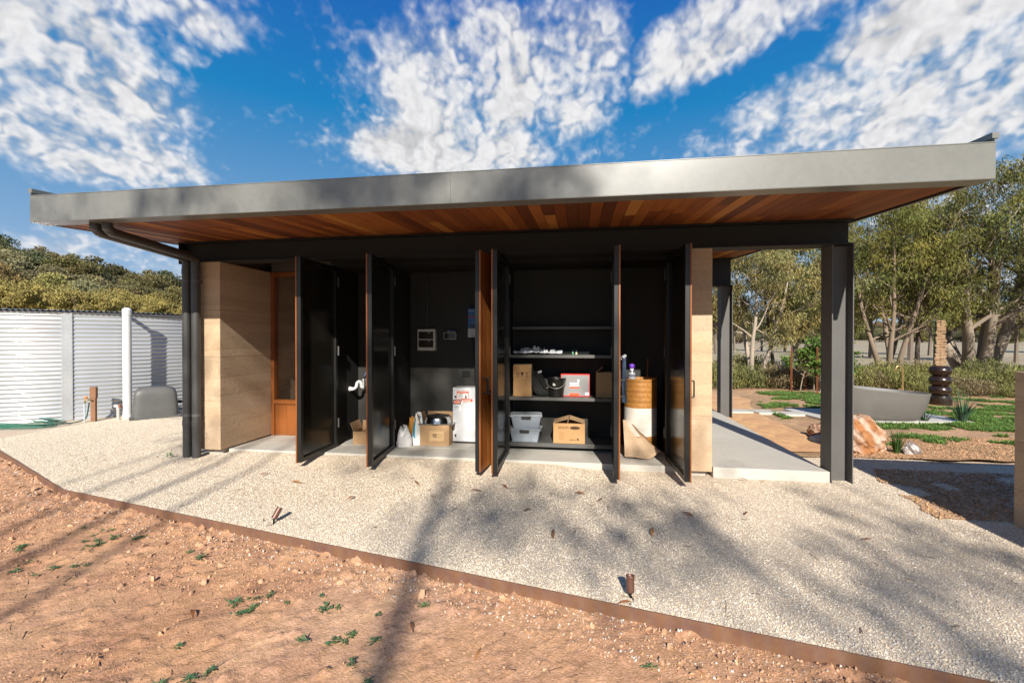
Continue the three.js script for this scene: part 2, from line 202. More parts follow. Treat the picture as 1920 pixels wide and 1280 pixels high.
{ // dry twigs, bark strips and leaf scraps
  const r = rng(13); scatter('twig_litter', new THREE.CylinderGeometry(.5, .35, 1, 5), std([1, 1, 1], .95), 1500, (o, c) => { const onEarth = r() < .8, x = mix(-6.5, 3.2, r()), d = Math.pow(r(), 1.2) * 2.6 + .03, z = onEarth ? zE(x) + d : mix(zE(x) - .1, -5.0, r()), L = mix(.02, .12, r() * r()), t = mix(.0015, .005, r() * r()); if (onEarth && fbm(x * 1.3, d * 1.3, 3, 207) < .47) return 0; if (!onEarth && r() < .6) return 0; o.position.set(x, (onEarth ? earthH(x, d) : gravH(x, z) + .004) + .003, z); o.rotation.set(Math.PI / 2 + (r() - .5) * .3, r() * 6.3, (r() - .5) * .3, 'YXZ'); o.scale.set(t * 2, L, t); const m = .5 + r(); c.setRGB(.20 * m, .125 * m, .075 * m); return 1; }, 'dry twigs and bark scraps lying about the yard', 'twigs');
}
{ // rusty steel edging
  const t = thing('steel_edging', 'long rusty steel edging strip between the gravel and the red earth', 'edging', [-5.04, 0, -3.77]);
  for (const [x0, x1] of [[-9.8, -5.04], [-5.04, 4.7]]) { const a = [x0, zE(x0)], b = [x1, zE(x1)], L = Math.hypot(b[0] - a[0], b[1] - a[1]); const g = uvBox(new THREE.BoxGeometry(L, .19, .009)); const m = mesh('strip', g, mRust, t); m.position.set((a[0] + b[0]) / 2 + 5.04, -.083, (a[1] + b[1]) / 2 + 3.77); m.rotation.y = -Math.atan2(b[1] - a[1], b[0] - a[0]); }
}
console.log('ground');

// ---------------------------------------------------------------- the pavilion
const XL = -5.31, XR = 2.913, ZF = -3.70, ZB = -10.6, rise = .068, soff = (z) => 2.633 + rise * (ZF - z);
const pav = thing('storage_pavilion', 'rammed earth storage pavilion with a wide flat metal roof and open black doors', 'building');
{
  const B = pav, r = rng(21);
  // walls of rammed earth, built up in lifts
  const lift = (x0, x1, z0, z1, ys, w) => { for (let k = 0; k < ys.length - 1; k++) mesh('rammed_earth_lift', rbox(x0 + (k % 2) * .0016, x1 - (k % 2) * .0016, ys[k] + (k ? .0 : 0), ys[k + 1] - .0008, z0, z1 - (k % 2) * .0016, .0035, 2, 1, r() * 3, r() * .4), mEarthWall, w); };
  const wl = part('wall', B), wr = part('wall', B), wb = part('wall', B);
  lift(-4.80, -4.51, -10.2, -5.15, [.085, .70, 1.26, 1.86, 2.47], wl); mesh('footing', box(-4.76, -4.55, -.1, .09, -10.15, -5.24), mConc, wl);
  lift(1.11, 1.408, -10.2, -5.15, [.062, .66, 1.24, 1.84, 2.47], wr); mesh('footing', box(1.15, 1.36, -.1, .075, -10.15, -5.22), mConc, wr);
  mesh('rear_panel', box(-4.505, 1.105, .0, 2.95, -10.18, -10.0), mEarthWall, wb);
  // slabs
  mesh('floor_slab', rbox(-4.505, 1.105, -.15, .07, -10.0, -5.28, .008, 2), mConc, B);
  mesh('terrace_slab', rbox(1.42, 2.575, -.15, .112, -11.2, -5.155, .008, 2), mConc, B);
  // steel frame
  const web = .010;
  const H = (x0, x1, z0, z1, y0, y1) => [box(x0, x0 + web, y0, y1, z0, z1), box(x1 - web, x1, y0, y1, z0, z1), box(x0 + web, x1 - web, y0, y1, (z0 + z1) / 2 - web / 2, (z0 + z1) / 2 + web / 2)];
  for (const z of [-5.25, -9.0]) { const p = part('post', B); mesh('column', merge(H(2.578, 2.785, z - .11, z + .11, -.1, 2.468)), mSteel, p); mesh('base_plate', box(2.56, 2.80, -.11, -.004, z - .13, z + .13), mSteel, p); }
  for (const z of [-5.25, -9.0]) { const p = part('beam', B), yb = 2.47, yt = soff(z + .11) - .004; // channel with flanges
    mesh('web', box(-5.07, 2.783, yb + .012, yt - .012, z - .006, z + .006), mBeamShade, p); mesh('flange', box(-5.07, 2.785, yb, yb + .012, z - .11, z + .11), mBeamShade, p); mesh('flange', box(-5.07, 2.785, yt - .012, yt, z - .11, z + .11), mBeamShade, p); mesh('end_plate', box(-5.082, -5.07, yb - .02, yt, z - .10, z + .12), mBeamShade, p); }
  for (const x of [-4.66, 1.26]) mesh('cross_beam', box(x - .06, x + .06, 2.478, 2.70, -8.885, -5.365), mSteel, B);
  // roof: fascia, return, barges, sheeting and soffit boards
  const roof = part('roof', B);
  const slopeBox = (x0, x1, z0, z1, dy0, dy1, s = 1) => { const g = box(x0, x1, 0, 1, z0, z1, s), p = g.attributes.position; for (let i = 0; i < p.count; i++) p.setY(i, soff(p.getZ(i)) + (p.getY(i) > .5 ? dy1 : dy0)); g.computeVertexNormals(); return g; };
  const fx = [XL, -1.075, XR];
  for (let k = 0; k < 2; k++) mesh('fascia', rbox(fx[k] + (k ? .0004 : 0), fx[k + 1] - .0004, 2.633, 2.889, ZF - .004, ZF, .0019, 1), mFascia, roof);
  mesh('fascia_return', box(XL + .004, XR - .004, 2.630, 2.634, ZF - .15, ZF - .002), mFascia, roof);
  mesh('fascia_cap', box(XL + .004, XR - .004, 2.886, 2.8925, ZF - .09, ZF + .003), mFascia, roof);
  mesh('barge', slopeBox(XR - .004, XR, ZB, ZF - .006, -.004, .29), mFascia, roof); mesh('barge', slopeBox(XL, XL + .004, ZB, ZF - .006, -.004, .29), mFascia, roof);
  for (const x of [XL, XR]) { mesh('barge_cap', slopeBox(x - .022, x + .022, ZB, ZF - .001, .285, .325), mFascia, roof); mesh('barge_return', slopeBox(Math.min(x, x + (x < 0 ? .03 : -.03)), Math.max(x, x + (x < 0 ? .03 : -.03)), ZB, ZF - .15, -.0045, -.0005), mFascia, roof); }
  mesh('roof_sheet', slopeBox(XL + .03, XR - .03, ZB, ZF - .06, .20, .22), mFascia, roof);
  mesh('back_fascia', box(XL, XR, soff(ZB) - .004, soff(ZB) + .26, ZB - .004, ZB), mFascia, roof);
  mesh('packer', box(XL + .03, XR - .03, 2.634, 2.66, ZF - .158, ZF - .15), mBlack, roof);
  const bw = .1095, n = Math.round((XR - XL - .08) / bw), pick = () => { const t = r(); return woods[t < .24 ? 0 : t < .46 ? 1 : t < .66 ? 2 : t < .80 ? 3 : t < .88 ? 4 : t < .96 ? 5 : 6]; };
  for (let k = 0; k < n; k++) { const x0 = XL + .04 + k * bw, x1 = x0 + bw - .004, deep = x0 > 1.42 ? ZB + .05 : -6.22; let z = ZF - .155; const cuts = [z]; z -= .25 + 2.2 * r(); while (z > deep + .3) { cuts.push(z); z -= 1.5 + 2.2 * r(); } cuts.push(deep);
    for (let q = 0; q < cuts.length - 1; q++) { const g = slopeBox(x0, x1, cuts[q + 1] + .0012, cuts[q], .001 + .0012 * r(), .016); uvBox(g, 1, r() * 9, r() * 9); mesh('soffit_board', g, pick(), roof); } }
  mesh('ceiling_lining', slopeBox(XL + .03, XR - .03, ZB + .03, ZF - .16, .017, .022), mBlackMatt, roof);
  // cupboard carcass
  const BW = -6.25, carc = part('cupboard', B);
  mesh('back_panel', box(-3.25, 1.11, .07, 2.44, BW - .03, BW), mBackPanel, carc);
  mesh('ceiling_panel', box(-3.26, 1.108, 2.44, 2.462, BW - .03, -5.60), mBlackMatt, carc);
  mesh('header', box(-3.26, 1.108, 2.4625, 2.74, -5.62, -5.59), mBlackMatt, carc);
  for (const x of [-3.255, -2.455, -.955, .43]) mesh('partition', box(x, x + .045, .071, 2.439, BW + .001, -5.615), mBlackMatt, carc);
  for (let k = 0; k < 3; k++) mesh('floor_sheet', box([-3.205, -2.405, .48][k], [-2.46, -.96, 1.1][k], .0705, .074, BW + .002, -5.7), mConc, carc);
  mesh('side_wall', box(-3.262, -3.257, .07, 2.47, -10, -5.605), mTimber, carc);
  // doors, all standing open
  const door = (hx, hz, fxx, fz, s) => {
    const w = Math.hypot(fxx - hx, fz - hz), d = part('door', B, [hx, .075, hz]); d.rotation.y = Math.atan2(fxx - hx, fz - hz); const T = .023, h = 2.36, st = .05;
    mesh('frame', merge([rbox(-T, T, 0, h, 0, st, .003, 1), rbox(-T, T, 0, h, w - st, w, .003, 1), rbox(-T, T, 0, st, st, w - st, .003, 1), rbox(-T, T, h - st, h, st, w - st, .003, 1)]), mBlack, d);
    mesh('inner_panel', box(s > 0 ? -.012 : .006, s > 0 ? -.006 : .012, st - .006, h - st + .006, st - .006, w - st + .006), mDoorPanel, d);
    const nb = 8, cw = w / nb; for (let k = 0; k < nb; k++) { const a = -s * (T + .001), b = -s * (T + .017); mesh('cladding_board', rbox(Math.min(a, b), Math.max(a, b), -.004, h + .004, k * cw + .001, (k + 1) * cw - .001 + (k === nb - 1 ? .006 : 0), .002, 1, 1, r() * 5, r() * 5), k === nb - 1 ? mTimber : woods[[2, 5, 4, 2, 6, 5, 2, 4][(k + Math.floor(r() * 3)) % 8]], d); }
    const X = -s * (T + .017), O = -s * .045; mesh('handle', tube([[X, .83, w - .08], [X + O, .835, w - .08], [X + O, .85, w - .08], [X + O, .98, w - .08], [X + O, .995, w - .08], [X, 1.0, w - .08]], .008, 30, 8), mBlack, d);
    for (const y of [.25, 1.2, 2.1]) mesh('hinge', cyl(.011, .011, y, y + .12, 10, s * (T + .004), -.004), mSteel, d);
  };
  door(-3.185, -5.60, -3.18, -4.78, 1); door(-2.40, -5.60, -2.305, -4.75, 1); door(-.99, -5.60, -1.085, -4.74, -1); door(-.895, -5.60, -.885, -4.71, 1); door(.405, -5.59, .362, -4.68, -1); door(1.02, -5.58, 1.052, -4.70, -1);
  // glazed recess beside the left wall
  const win = part('window', B), zw = -6.15;
  mesh('jamb', rbox(-4.505, -4.455, .07, 2.47, zw - .05, zw + .05, .003, 1), mTimber, win); mesh('jamb', rbox(-3.33, -3.264, .07, 2.47, zw - .05, zw + .05, .003, 1), mTimber, win);
  mesh('sill', rbox(-4.454, -3.331, .535, .595, zw - .06, zw + .055, .004, 1), mTimber, win); mesh('head', rbox(-4.454, -3.331, 2.41, 2.47, zw - .05, zw + .05, .003, 1), mTimber, win);
  for (let k = 0; k < 6; k++) mesh('spandrel_board', rbox(-4.453 + k * .187, -4.453 + k * .187 + .185, .072, .534, zw - .03, zw + .028 + .001 * (k % 2), .002, 1, 1, r() * 4, r() * 4), mTimber, win);
  mesh('glass', box(-4.454, -3.331, .596, 2.409, zw - .004, zw + .002), mGlass, win);
  mesh('room_ceiling', box(-4.505, -3.264, 2.475, 2.5, -9.9, -6.2), mBlackMatt, B); mesh('transom', box(-4.505, -3.264, 2.475, 2.76, -6.2, -6.12), mSteel, B);
  const room = part('room', B); mesh('rear_lining', box(-4.5, -3.27, .07, 2.47, -9.0, -8.9), std([.16, .12, .09], .9), room); mesh('side_lining', box(-3.3, -3.266, .07, 2.47, -8.9, -6.21), mBlackMatt, room);
  // soffit light fitting
  B.position.set(-.9, 0, -7.4); for (const c of B.children) c.position.sub(B.position);
}
{ // two downpipes
  for (const [dx, lab] of [[0, 'dark grey downpipe under the roof corner, outer one of the pair beside the earth wall'], [.135, 'dark grey downpipe hugging the left earth wall face, inner one of the pair']]) {
    const x = -4.905 + dx, t = thing('downpipe', lab, 'downpipe', [x, 0, -5.065], 0, 'pair of downpipes at the wall');
    const xs = .17 + dx * .03, zt = 1.225; // starts under the fascia gutter
    mesh('horizontal_run', tube([[xs, 2.63, zt], [xs, 2.585, zt], [xs - .005, 2.555, zt - .05], [xs - .02, 2.55, zt - .12], [.03, 2.51, .16], [.006, 2.495, .05], [0, 2.47, .0], [0, 2.40, 0]], .046, 60, 18), mPipe, t);
    mesh('vertical_run', cyl(.049, .049, -.05, 2.41, 28), mPipe, t); mesh('collar', cyl(.053, .053, .40, .47, 28), mPipe, t); mesh('collar', cyl(.053, .053, 2.30, 2.37, 28), mPipe, t);
    for (const y of [.52, 2.2]) mesh('bracket', merge([cyl(.0515, .0515, y, y + .03, 24), box(-.012, .012, y, y + .03, -.085, -.045)]), mSteel, t);
  }
}
console.log('pavilion');

// ---------------------------------------------------------------- cupboard contents
const SH = [1.655, 1.29, .75, .172];
{
  const t = thing('shelving_unit', 'dark grey steel shelving with four shelves inside the open middle cupboard', 'shelving', [-.25, .07, -5.99]); const m = phys([.115, .112, .104], .42, { map: rep(tFine, 2) });
  const o = [.25, -.07, 5.99], sh = (x0, x1, y0, y1, z0, z1, rr) => { const g = rbox(x0, x1, y0, y1, z0, z1, rr, 1); g.translate(...o); return g; };
  SH.forEach((y, k) => mesh('shelf', sh(-.895, .415, y - (k === 3 ? .05 : .038), y, -6.245, k === 0 ? -6.02 : -5.75, .003), m, t));
  for (const x of [-.903, .418]) for (const z of [-5.80, -6.2]) mesh('upright', sh(x, x + .006, .074, 2.0, z - .02, z + .02, .001), m, t);
  for (const y of [1.29, .75, .172]) mesh('bolt', (() => { const g = new THREE.SphereGeometry(.006, 8, 6); g.translate(-.895 + .25 + .006, y - .02 - .07, -5.752 + 5.99); return g; })(), mChrome, t);
}
const print = (w, h, tex, x, y, z, rough = .8) => { const g = new THREE.BoxGeometry(w, h, .0012); g.translate(x, y, z); const m = std([1, 1, 1], rough, { map: tex }); return [g, m]; };
function carton(label, x, y, z, w, h, d, turn = 0, o = {}) { // origin at the centre of the base
  const t = thing('cardboard_box', label, 'box', [x, y, z], turn), b = .004; const W = w / 2, Dd = d / 2;
  if (o.closed) { mesh('body', rbox(-W, W, 0, h, -Dd, Dd, .004, 1), mCard, t); mesh('tape', box(-W - .0008, W + .0008, h * .0 + .0, h + .0008, -.022, .022), std([.50, .36, .2], .3), t); }
  else { mesh('wall', box(-W, W, .001, h, Dd - b, Dd), mCard, t); mesh('wall', box(-W, W, .001, h, -Dd, -Dd + b), mCard, t); mesh('wall', box(-W, -W + b, .001, h, -Dd + b, Dd - b), mCard, t); mesh('wall', box(W - b, W, .001, h, -Dd + b, Dd - b), mCard, t); mesh('bottom', box(-W + b, W - b, .001, .006, -Dd + b, Dd - b), mCardIn, t);
    for (const [sx, len, ang] of o.flaps ?? []) { const g = box(0, len, -b / 2, b / 2, -Dd + .006, Dd - .006), m = mesh('flap', g, mCard, t); m.position.set(sx * (W - b / 2), h + .001, 0); m.rotation.set(0, sx > 0 ? 0 : Math.PI, 0); m.rotation.z = ang; m.rotation.order = 'YXZ'; }
    if (o.rear) { const m = mesh('flap', box(-W + .003, W - .003, 0, o.rear, -b / 2, b / 2), mCard, t); m.position.set(0, h, -Dd + .003); m.rotation.x = -.18; }
    if (o.fill) mesh('contents', rbox(-W + .02, W - .02, .01, h * .86, -Dd + .02, Dd - .02, .02, 2), mCardIn, t); }
  if (o.tex) { const [g, m] = print(o.pw ?? w * .98, o.ph ?? h * .98, o.tex, o.px ?? 0, o.py ?? h / 2, Dd + .0012); mesh('print', g, m, t); }
  return t;
}
const cardFill = (x, w, h) => { x.fillStyle = '#b48a5c'; x.fillRect(0, 0, w, h); };
carton('tall cardboard box with fragile symbols on the middle shelf', -.735, .752, -5.90, .235, .41, .20, .02, { closed: true, tex: canvasTex(256, 448, (x, w, h) => { cardFill(x, w, h); x.fillStyle = x.strokeStyle = '#2a1d12'; x.lineWidth = 5; for (const k of [52, 78]) { x.beginPath(); x.moveTo(k, 160); x.lineTo(k, 112); x.stroke(); x.beginPath(); x.moveTo(k - 10, 124); x.lineTo(k, 104); x.lineTo(k + 10, 124); x.fill(); } x.fillRect(38, 168, 52, 4);
  x.beginPath(); x.moveTo(104, 104); x.lineTo(150, 104); x.quadraticCurveTo(148, 142, 127, 148); x.quadraticCurveTo(106, 142, 104, 104); x.fill(); x.fillRect(124, 146, 6, 20); x.fillRect(112, 164, 30, 5); x.fillStyle = '#b48a5c'; x.beginPath(); x.moveTo(126, 104); x.lineTo(132, 118); x.lineTo(122, 124); x.lineTo(130, 104); x.fill();
  x.fillStyle = '#2a1d12'; x.beginPath(); x.moveTo(176, 124); x.quadraticCurveTo(192, 94, 208, 124); x.fill(); x.lineWidth = 3; x.beginPath(); x.moveTo(192, 120); x.lineTo(192, 144); x.stroke(); x.fillRect(170, 154, 44, 4); x.fillRect(174, 162, 36, 4); }) });
carton('open cardboard box printed wom on the lowest shelf', -.135, .174, -5.90, .395, .255, .28, 0, { flaps: [[-1, .20, 2.62 - Math.PI + Math.PI * 0 - .0], [1, .20, .0]].map(([s, l]) => [s, l, Math.PI - .30]), fill: true, tex: canvasTex(512, 330, (x, w, h) => { cardFill(x, w, h); x.fillStyle = '#3b2614'; x.font = '300 78px sans-serif'; x.fillText('wom', 78, 92); x.beginPath(); x.ellipse(352, 70, 84, 28, 0, 0, 7); x.fill(); x.strokeStyle = '#8d6a44'; x.lineWidth = 3; x.beginPath(); x.ellipse(352, 70, 62, 14, 0, 0, 7); x.stroke(); x.fillStyle = '#2e1c0e'; x.fillRect(268, 262, 62, 10); x.fillRect(336, 264, 34, 8); x.beginPath(); x.moveTo(380, 272); x.lineTo(400, 232); x.lineTo(420, 272); x.fill(); x.fillRect(384, 262, 40, 10); x.fillStyle = 'rgba(90,60,30,.35)'; for (let k = 0; k < 9; k++) x.fillRect(90, 140 + k * 15, 60 + (k * 37) % 40, 5); }) });
carton('plain brown cardboard box in shade at the end of the middle shelf', .30, .752, -5.93, .19, .32, .24, 0, { flaps: [[-1, .10, 2.5]] });
carton('low open cardboard box under the white drain trap', -2.86, .074, -5.88, .33, .175, .30, .05, { flaps: [[-1, .12, 1.2]], rear: .1, fill: true });
carton('open cardboard box holding the upturned steel sink', -1.915, .074, -5.98, .40, .275, .34, .03, { rear: .13, flaps: [[-1, .14, 1.25]], tex: canvasTex(256, 160, (x, w, h) => { x.fillStyle = '#c3a276'; x.fillRect(0, 0, w, h); x.fillStyle = '#4b3823'; x.fillRect(56, 48, 80, 16); x.fillRect(60, 74, 66, 12); x.fillRect(150, 54, 90, 4); for (let k = 0; k < 5; k++) x.fillRect(70 + k * 15, 92, 8, 18); x.fillRect(150, 90, 70, 4); }), pw: .20, ph: .13, px: .03, py: .13 });
{ // steel sink, upside down on the carton
  const t = thing('steel_sink', 'shiny round steel sink lying upside down on an open cardboard box', 'sink', [-1.905, .355, -5.955], .06);
  const g = rbox(-.235, .235, 0, .012, -.16, .16, .005, 2); mesh('rim', g, mChrome, t);
  mesh('bowl', new THREE.LatheGeometry([[.185, .011], [.18, .05], [.172, .085], [.15, .105], [.06, .112], [.045, .108], [.04, .12], [0, .12]].map((p) => new THREE.Vector2(...p)), 40), mChrome, t);
}
{ // black bucket
  const t = thing('bucket', 'black plastic bucket with wire handle on the middle shelf', 'bucket', [-.30, .752, -5.87]); const m = phys([.014, .0135, .012], .35);
  mesh('body', new THREE.LatheGeometry([[0, .001], [.088, .001], [.092, .004], [.115, .225], [.122, .226], [.124, .24], [.115, .243], [.11, .235], [.086, .01], [0, .01]].map((p) => new THREE.Vector2(...p)), 40), m, t);
  const pts = []; for (let k = 0; k <= 12; k++) { const a = Math.PI * k / 12; pts.push([Math.cos(a) * .126, .225 - Math.sin(a) * .11, .03 + Math.sin(a) * .105]); } mesh('handle', tube(pts, .004, 40, 8), phys([.35, .35, .33], .4, { metalness: .6 }), t);
  const s = mesh('sticker', new THREE.BoxGeometry(.032, .032, .001), std([.75, .72, .64], .6), t); s.position.set(-.022, .165, .108); s.rotation.x = -.1;
}
{ // grey box with red edges
  const t = thing('gift_box', 'grey box with red edges and a wine glass logo behind the bucket', 'box', [-.06, .752, -5.965]);
  mesh('body', rbox(-.185, .185, 0, .285, -.06, .06, .002, 1), std([.62, .035, .025], .45), t);
  const [g, m] = print(.352, .264, canvasTex(512, 384, (x) => { x.fillStyle = '#8c8a88'; x.fillRect(0, 0, 512, 384); x.fillStyle = '#e9e9ee'; x.font = 'bold 50px sans-serif'; x.fillText('RIEDEL', 152, 178); x.fillStyle = '#f4f4f6'; x.fillRect(300, 84, 30, 44); x.fillRect(312, 126, 6, 40); x.fillRect(300, 166, 30, 6); x.fillStyle = '#d8d3dd'; x.fillRect(150, 192, 180, 18); x.fillStyle = '#df5a32'; x.fillRect(150, 222, 182, 26); x.fillRect(150, 340, 182, 44); x.fillStyle = '#f1f0f4'; x.fillRect(440, 322, 72, 50); }), .0, .143, .0608); mesh('print', g, m, t);
}
{ // backpack slumped against the carton
  const t = thing('backpack', 'dark slumped backpack beside the tall cardboard box on the shelf', 'bag', [-.52, .752, -5.90], .25); const m = std([.020, .020, .017], .9, { map: rep(tFine, 6), bumpMap: rep(tScuff, 8), bumpScale: .01 });
  const lump = (a, b, c, x, y, z, s, tilt) => { const g = new THREE.SphereGeometry(1, 28, 20), p = g.attributes.position; for (let i = 0; i < p.count; i++) { const X = p.getX(i), Y = p.getY(i), Z = p.getZ(i), k = 1 + .22 * (fbm(X * 2 + s, Y * 3 + Z * 2, 3, 301) - .5); const e = (v) => Math.sign(v) * Math.pow(Math.abs(v), .7); p.setXYZ(i, e(X) * a * k, e(Y) * b * k, e(Z) * c * k); } g.rotateZ(tilt); g.translate(x, y, z); g.computeVertexNormals(); return uvBox(g); };
  mesh('body', lump(.095, .155, .07, -.02, .16, 0, 2, .30), m, t); mesh('pocket', lump(.11, .06, .06, .06, .065, .02, 5, .12), m, t); mesh('top_flap', lump(.055, .11, .04, -.105, .25, -.01, 8, .22), m, t);
  mesh('strap', tube([[-.08, .30, .05], [-.02, .24, .085], [.05, .12, .09], [.12, .05, .08]], .009, 24, 6), m, t); mesh('tag', lump(.028, .016, .01, -.005, .315, .05, 3, .3), std([.7, .68, .66], .6), t); const q = mesh('buckle', box(-.012, .012, -.006, .006, -.002, .002), mChrome, t); q.position.set(.09, .115, .085);
}
{ // two clear storage tubs
  const mT = phys([.80, .86, .92], .22, { transmission: .62, thickness: 0, ior: 1.4 }), mLid = phys([.72, .77, .82], .3, { transmission: .35, thickness: 0 });
  const tub = (label, y, turn, x) => {
    const t = thing('storage_tub', label, 'tub', [x, y, -5.905], turn, 'clear tubs on the lowest shelf'); const sh = (w, d, h) => { const s = new THREE.Shape(), r = .03; s.moveTo(-w + r, -d); s.lineTo(w - r, -d); s.quadraticCurveTo(w, -d, w, -d + r); s.lineTo(w, d - r); s.quadraticCurveTo(w, d, w - r, d); s.lineTo(-w + r, d); s.quadraticCurveTo(-w, d, -w, d - r); s.lineTo(-w, -d + r); s.quadraticCurveTo(-w, -d, -w + r, -d); return s; };
    const out = sh(.195, .14), hole = sh(.191, .136); out.holes.push(new THREE.Path(hole.getPoints(6))); const g = new THREE.ExtrudeGeometry(out, { depth: .15, bevelEnabled: false, curveSegments: 6 }); g.rotateX(-Math.PI / 2); const p = g.attributes.position; for (let i = 0; i < p.count; i++) { const k = .86 + .14 * p.getY(i) / .15; p.setX(i, p.getX(i) * k); p.setZ(i, p.getZ(i) * k); } g.computeVertexNormals(); mesh('body', g, mT, t); mesh('bottom', box(-.16, .16, .0, .004, -.115, .115), mT, t);
    mesh('lid', merge([rbox(-.208, .208, .150, .162, -.152, .152, .005, 2), rbox(-.185, .185, .162, .172, -.13, .13, .004, 2)]), mLid, t); for (const s of [-1, 1]) mesh('clip', rbox(-.062, .062, .118, .158, s * .150 - .006, s * .150 + .006, .004, 2), std([.05, .05, .05], .4), t); return t; };
  tub('clear plastic storage tub holding pale packets, bottom of the stack', .174, .0, -.70); tub('clear plastic storage tub with grey lid, on top of the other tub', .348, .10, -.695);
  const r = rng(41); for (let k = 0; k < 6; k++) { const t = tag(mesh('packet', uvBox(new RoundedBoxGeometry(.045, .075, .15, 2, .012)), std(k % 2 ? [.78, .74, .68] : [.42, .22, .14], .6)), k % 2 ? 'white packet inside the lower clear tub' : 'brown packet inside the lower clear tub', 'packet', 'packets in the lower tub'); t.position.set(-.70 - .135 + k * .052, .219, -5.905 + .01 * r()); t.rotation.y = .2 * (r() - .5); }
}
{ // crumpled film, tray and two bottles on the upper shelf
  const g = new THREE.PlaneGeometry(.62, .24, 90, 36); g.rotateX(-Math.PI / 2); const p = g.attributes.position; for (let i = 0; i < p.count; i++) { const x = p.getX(i), z = p.getZ(i), n = Math.abs(fbm(x * 9, z * 11, 3, 311) - .5) * 2, m = Math.abs(fbm(x * 26 + 3, z * 22, 2, 321) - .5) * 2, bow = Math.exp(-Math.pow((x - .0) * 6, 2)); p.setXYZ(i, x, .012 + (.15 * n + .05 * m) * (.5 + .7 * bow) * (1 - Math.pow(Math.abs(z) / .13, 4)), z * (.6 + .5 * Math.abs(x) / .3)); } g.computeVertexNormals();
  const film = tag(mesh('plastic_film', g, phys([.84, .86, .88], .28, { transmission: .2, thickness: 0, side: THREE.DoubleSide })), 'crumpled clear plastic film lying on the upper shelf', 'plastic film'); film.position.set(-.53, 1.291, -5.88);
  const tr = thing('flat_tray', 'flat grey tray lying beside the plastic film on the upper shelf', 'tray', [-.10, 1.291, -6.02]); mesh('base', rbox(-.22, .22, 0, .008, -.12, .12, .003, 1), std([.10, .11, .09], .6), tr); mesh('rim', merge([box(-.22, .22, .008, .035, .116, .12), box(-.22, .22, .008, .035, -.12, -.116), box(-.22, -.216, .008, .035, -.116, .116), box(.216, .22, .008, .035, -.116, .116)]), std([.10, .11, .09], .6), tr);
  for (const [x, c, l] of [[-.088, [.10, .30, .16], 'small green tinted glass bottle standing on the upper shelf'], [-.045, [.62, .55, .38], 'small pale tinted glass bottle standing on the upper shelf']]) { const b = thing('small_bottle', l, 'bottle', [x, 1.291, -5.85]); mesh('body', new THREE.LatheGeometry([[0, 0], [.012, 0], [.013, .004], [.013, .028], [.006, .036], [.006, .048], [0, .048]].map((q) => new THREE.Vector2(...q)), 16), phys(c, .15), b); mesh('cap', cyl(.0075, .0075, .0485, .062, 14), phys(c, .4), b); }
}
{ // white battery cabinet
  const t = thing('battery_cabinet', 'white metal battery cabinet with red danger stickers on the cupboard floor', 'cabinet', [-1.445, .074, -6.105]); const m = phys([.76, .76, .76], .32, { map: rep(tFine, 2) });
  mesh('body', rbox(-.27, .27, .02, .755, -.13, .10, .006, 2), m, t); mesh('front_door', rbox(-.262, .262, .03, .745, .1005, .114, .004, 2), m, t); mesh('plinth', box(-.25, .25, 0, .02, -.12, .09), mBlack, t);
  const st = (tx, w, h, x, y) => { const [g, mm] = print(w, h, tx, x, y, .1152, .5); mesh('sticker', g, mm, t); };
  st(canvasTex(256, 170, (x) => { x.fillStyle = '#e2674a'; x.fillRect(0, 0, 256, 170); x.fillStyle = '#f6f3ee'; x.fillRect(12, 46, 232, 112); x.fillStyle = '#5b5e66'; for (let k = 0; k < 5; k++) x.fillRect(30, 60 + k * 18, 110 - (k % 2) * 30, 7); x.fillStyle = '#6b2420'; x.beginPath(); x.moveTo(196, 58); x.lineTo(222, 150); x.lineTo(168, 150); x.fill(); x.fillStyle = '#f4c9b8'; x.fillRect(30, 16, 190, 12); }), .165, .108, -.125, .655);
  st(canvasTex(192, 100, (x) => { x.fillStyle = '#161412'; x.fillRect(0, 0, 192, 100); x.fillStyle = '#e4511c'; x.beginPath(); x.ellipse(96, 50, 86, 44, 0, 0, 7); x.fill(); x.strokeStyle = x.fillStyle = '#fbf3ea'; x.lineWidth = 5; x.beginPath(); x.ellipse(96, 50, 78, 37, 0, 0, 7); x.stroke(); x.font = 'bold 32px sans-serif'; x.fillText('DANGER', 26, 61); }), .105, .06, -.205, .562);
  st(canvasTex(256, 100, (x) => { x.fillStyle = '#f3f2ee'; x.fillRect(0, 0, 256, 100); x.fillStyle = '#dd4a22'; x.fillRect(0, 0, 256, 56); x.fillStyle = '#fff7ee'; x.font = 'bold 38px sans-serif'; x.fillText('DANGER', 66, 42); x.beginPath(); x.moveTo(34, 8); x.lineTo(56, 46); x.lineTo(12, 46); x.fill(); x.fillStyle = '#6c7078'; x.fillRect(30, 66, 190, 8); x.fillRect(30, 82, 160, 8); }), .155, .072, -.068, .570);
  st(canvasTex(128, 100, (x) => { x.fillStyle = '#eceeed'; x.fillRect(0, 0, 128, 100); x.fillStyle = '#7d8286'; for (let k = 0; k < 6; k++) x.fillRect(10, 12 + k * 15, 108 - (k * 29) % 50, k === 1 ? 10 : 5); }), .10, .075, -.20, .485);
  mesh('latch', rbox(-.235, -.215, .09, .125, .114, .124, .003, 1), mBlack, t); mesh('latch', rbox(-.238, -.216, .62, .645, .114, .124, .003, 1), mBlack, t);
}
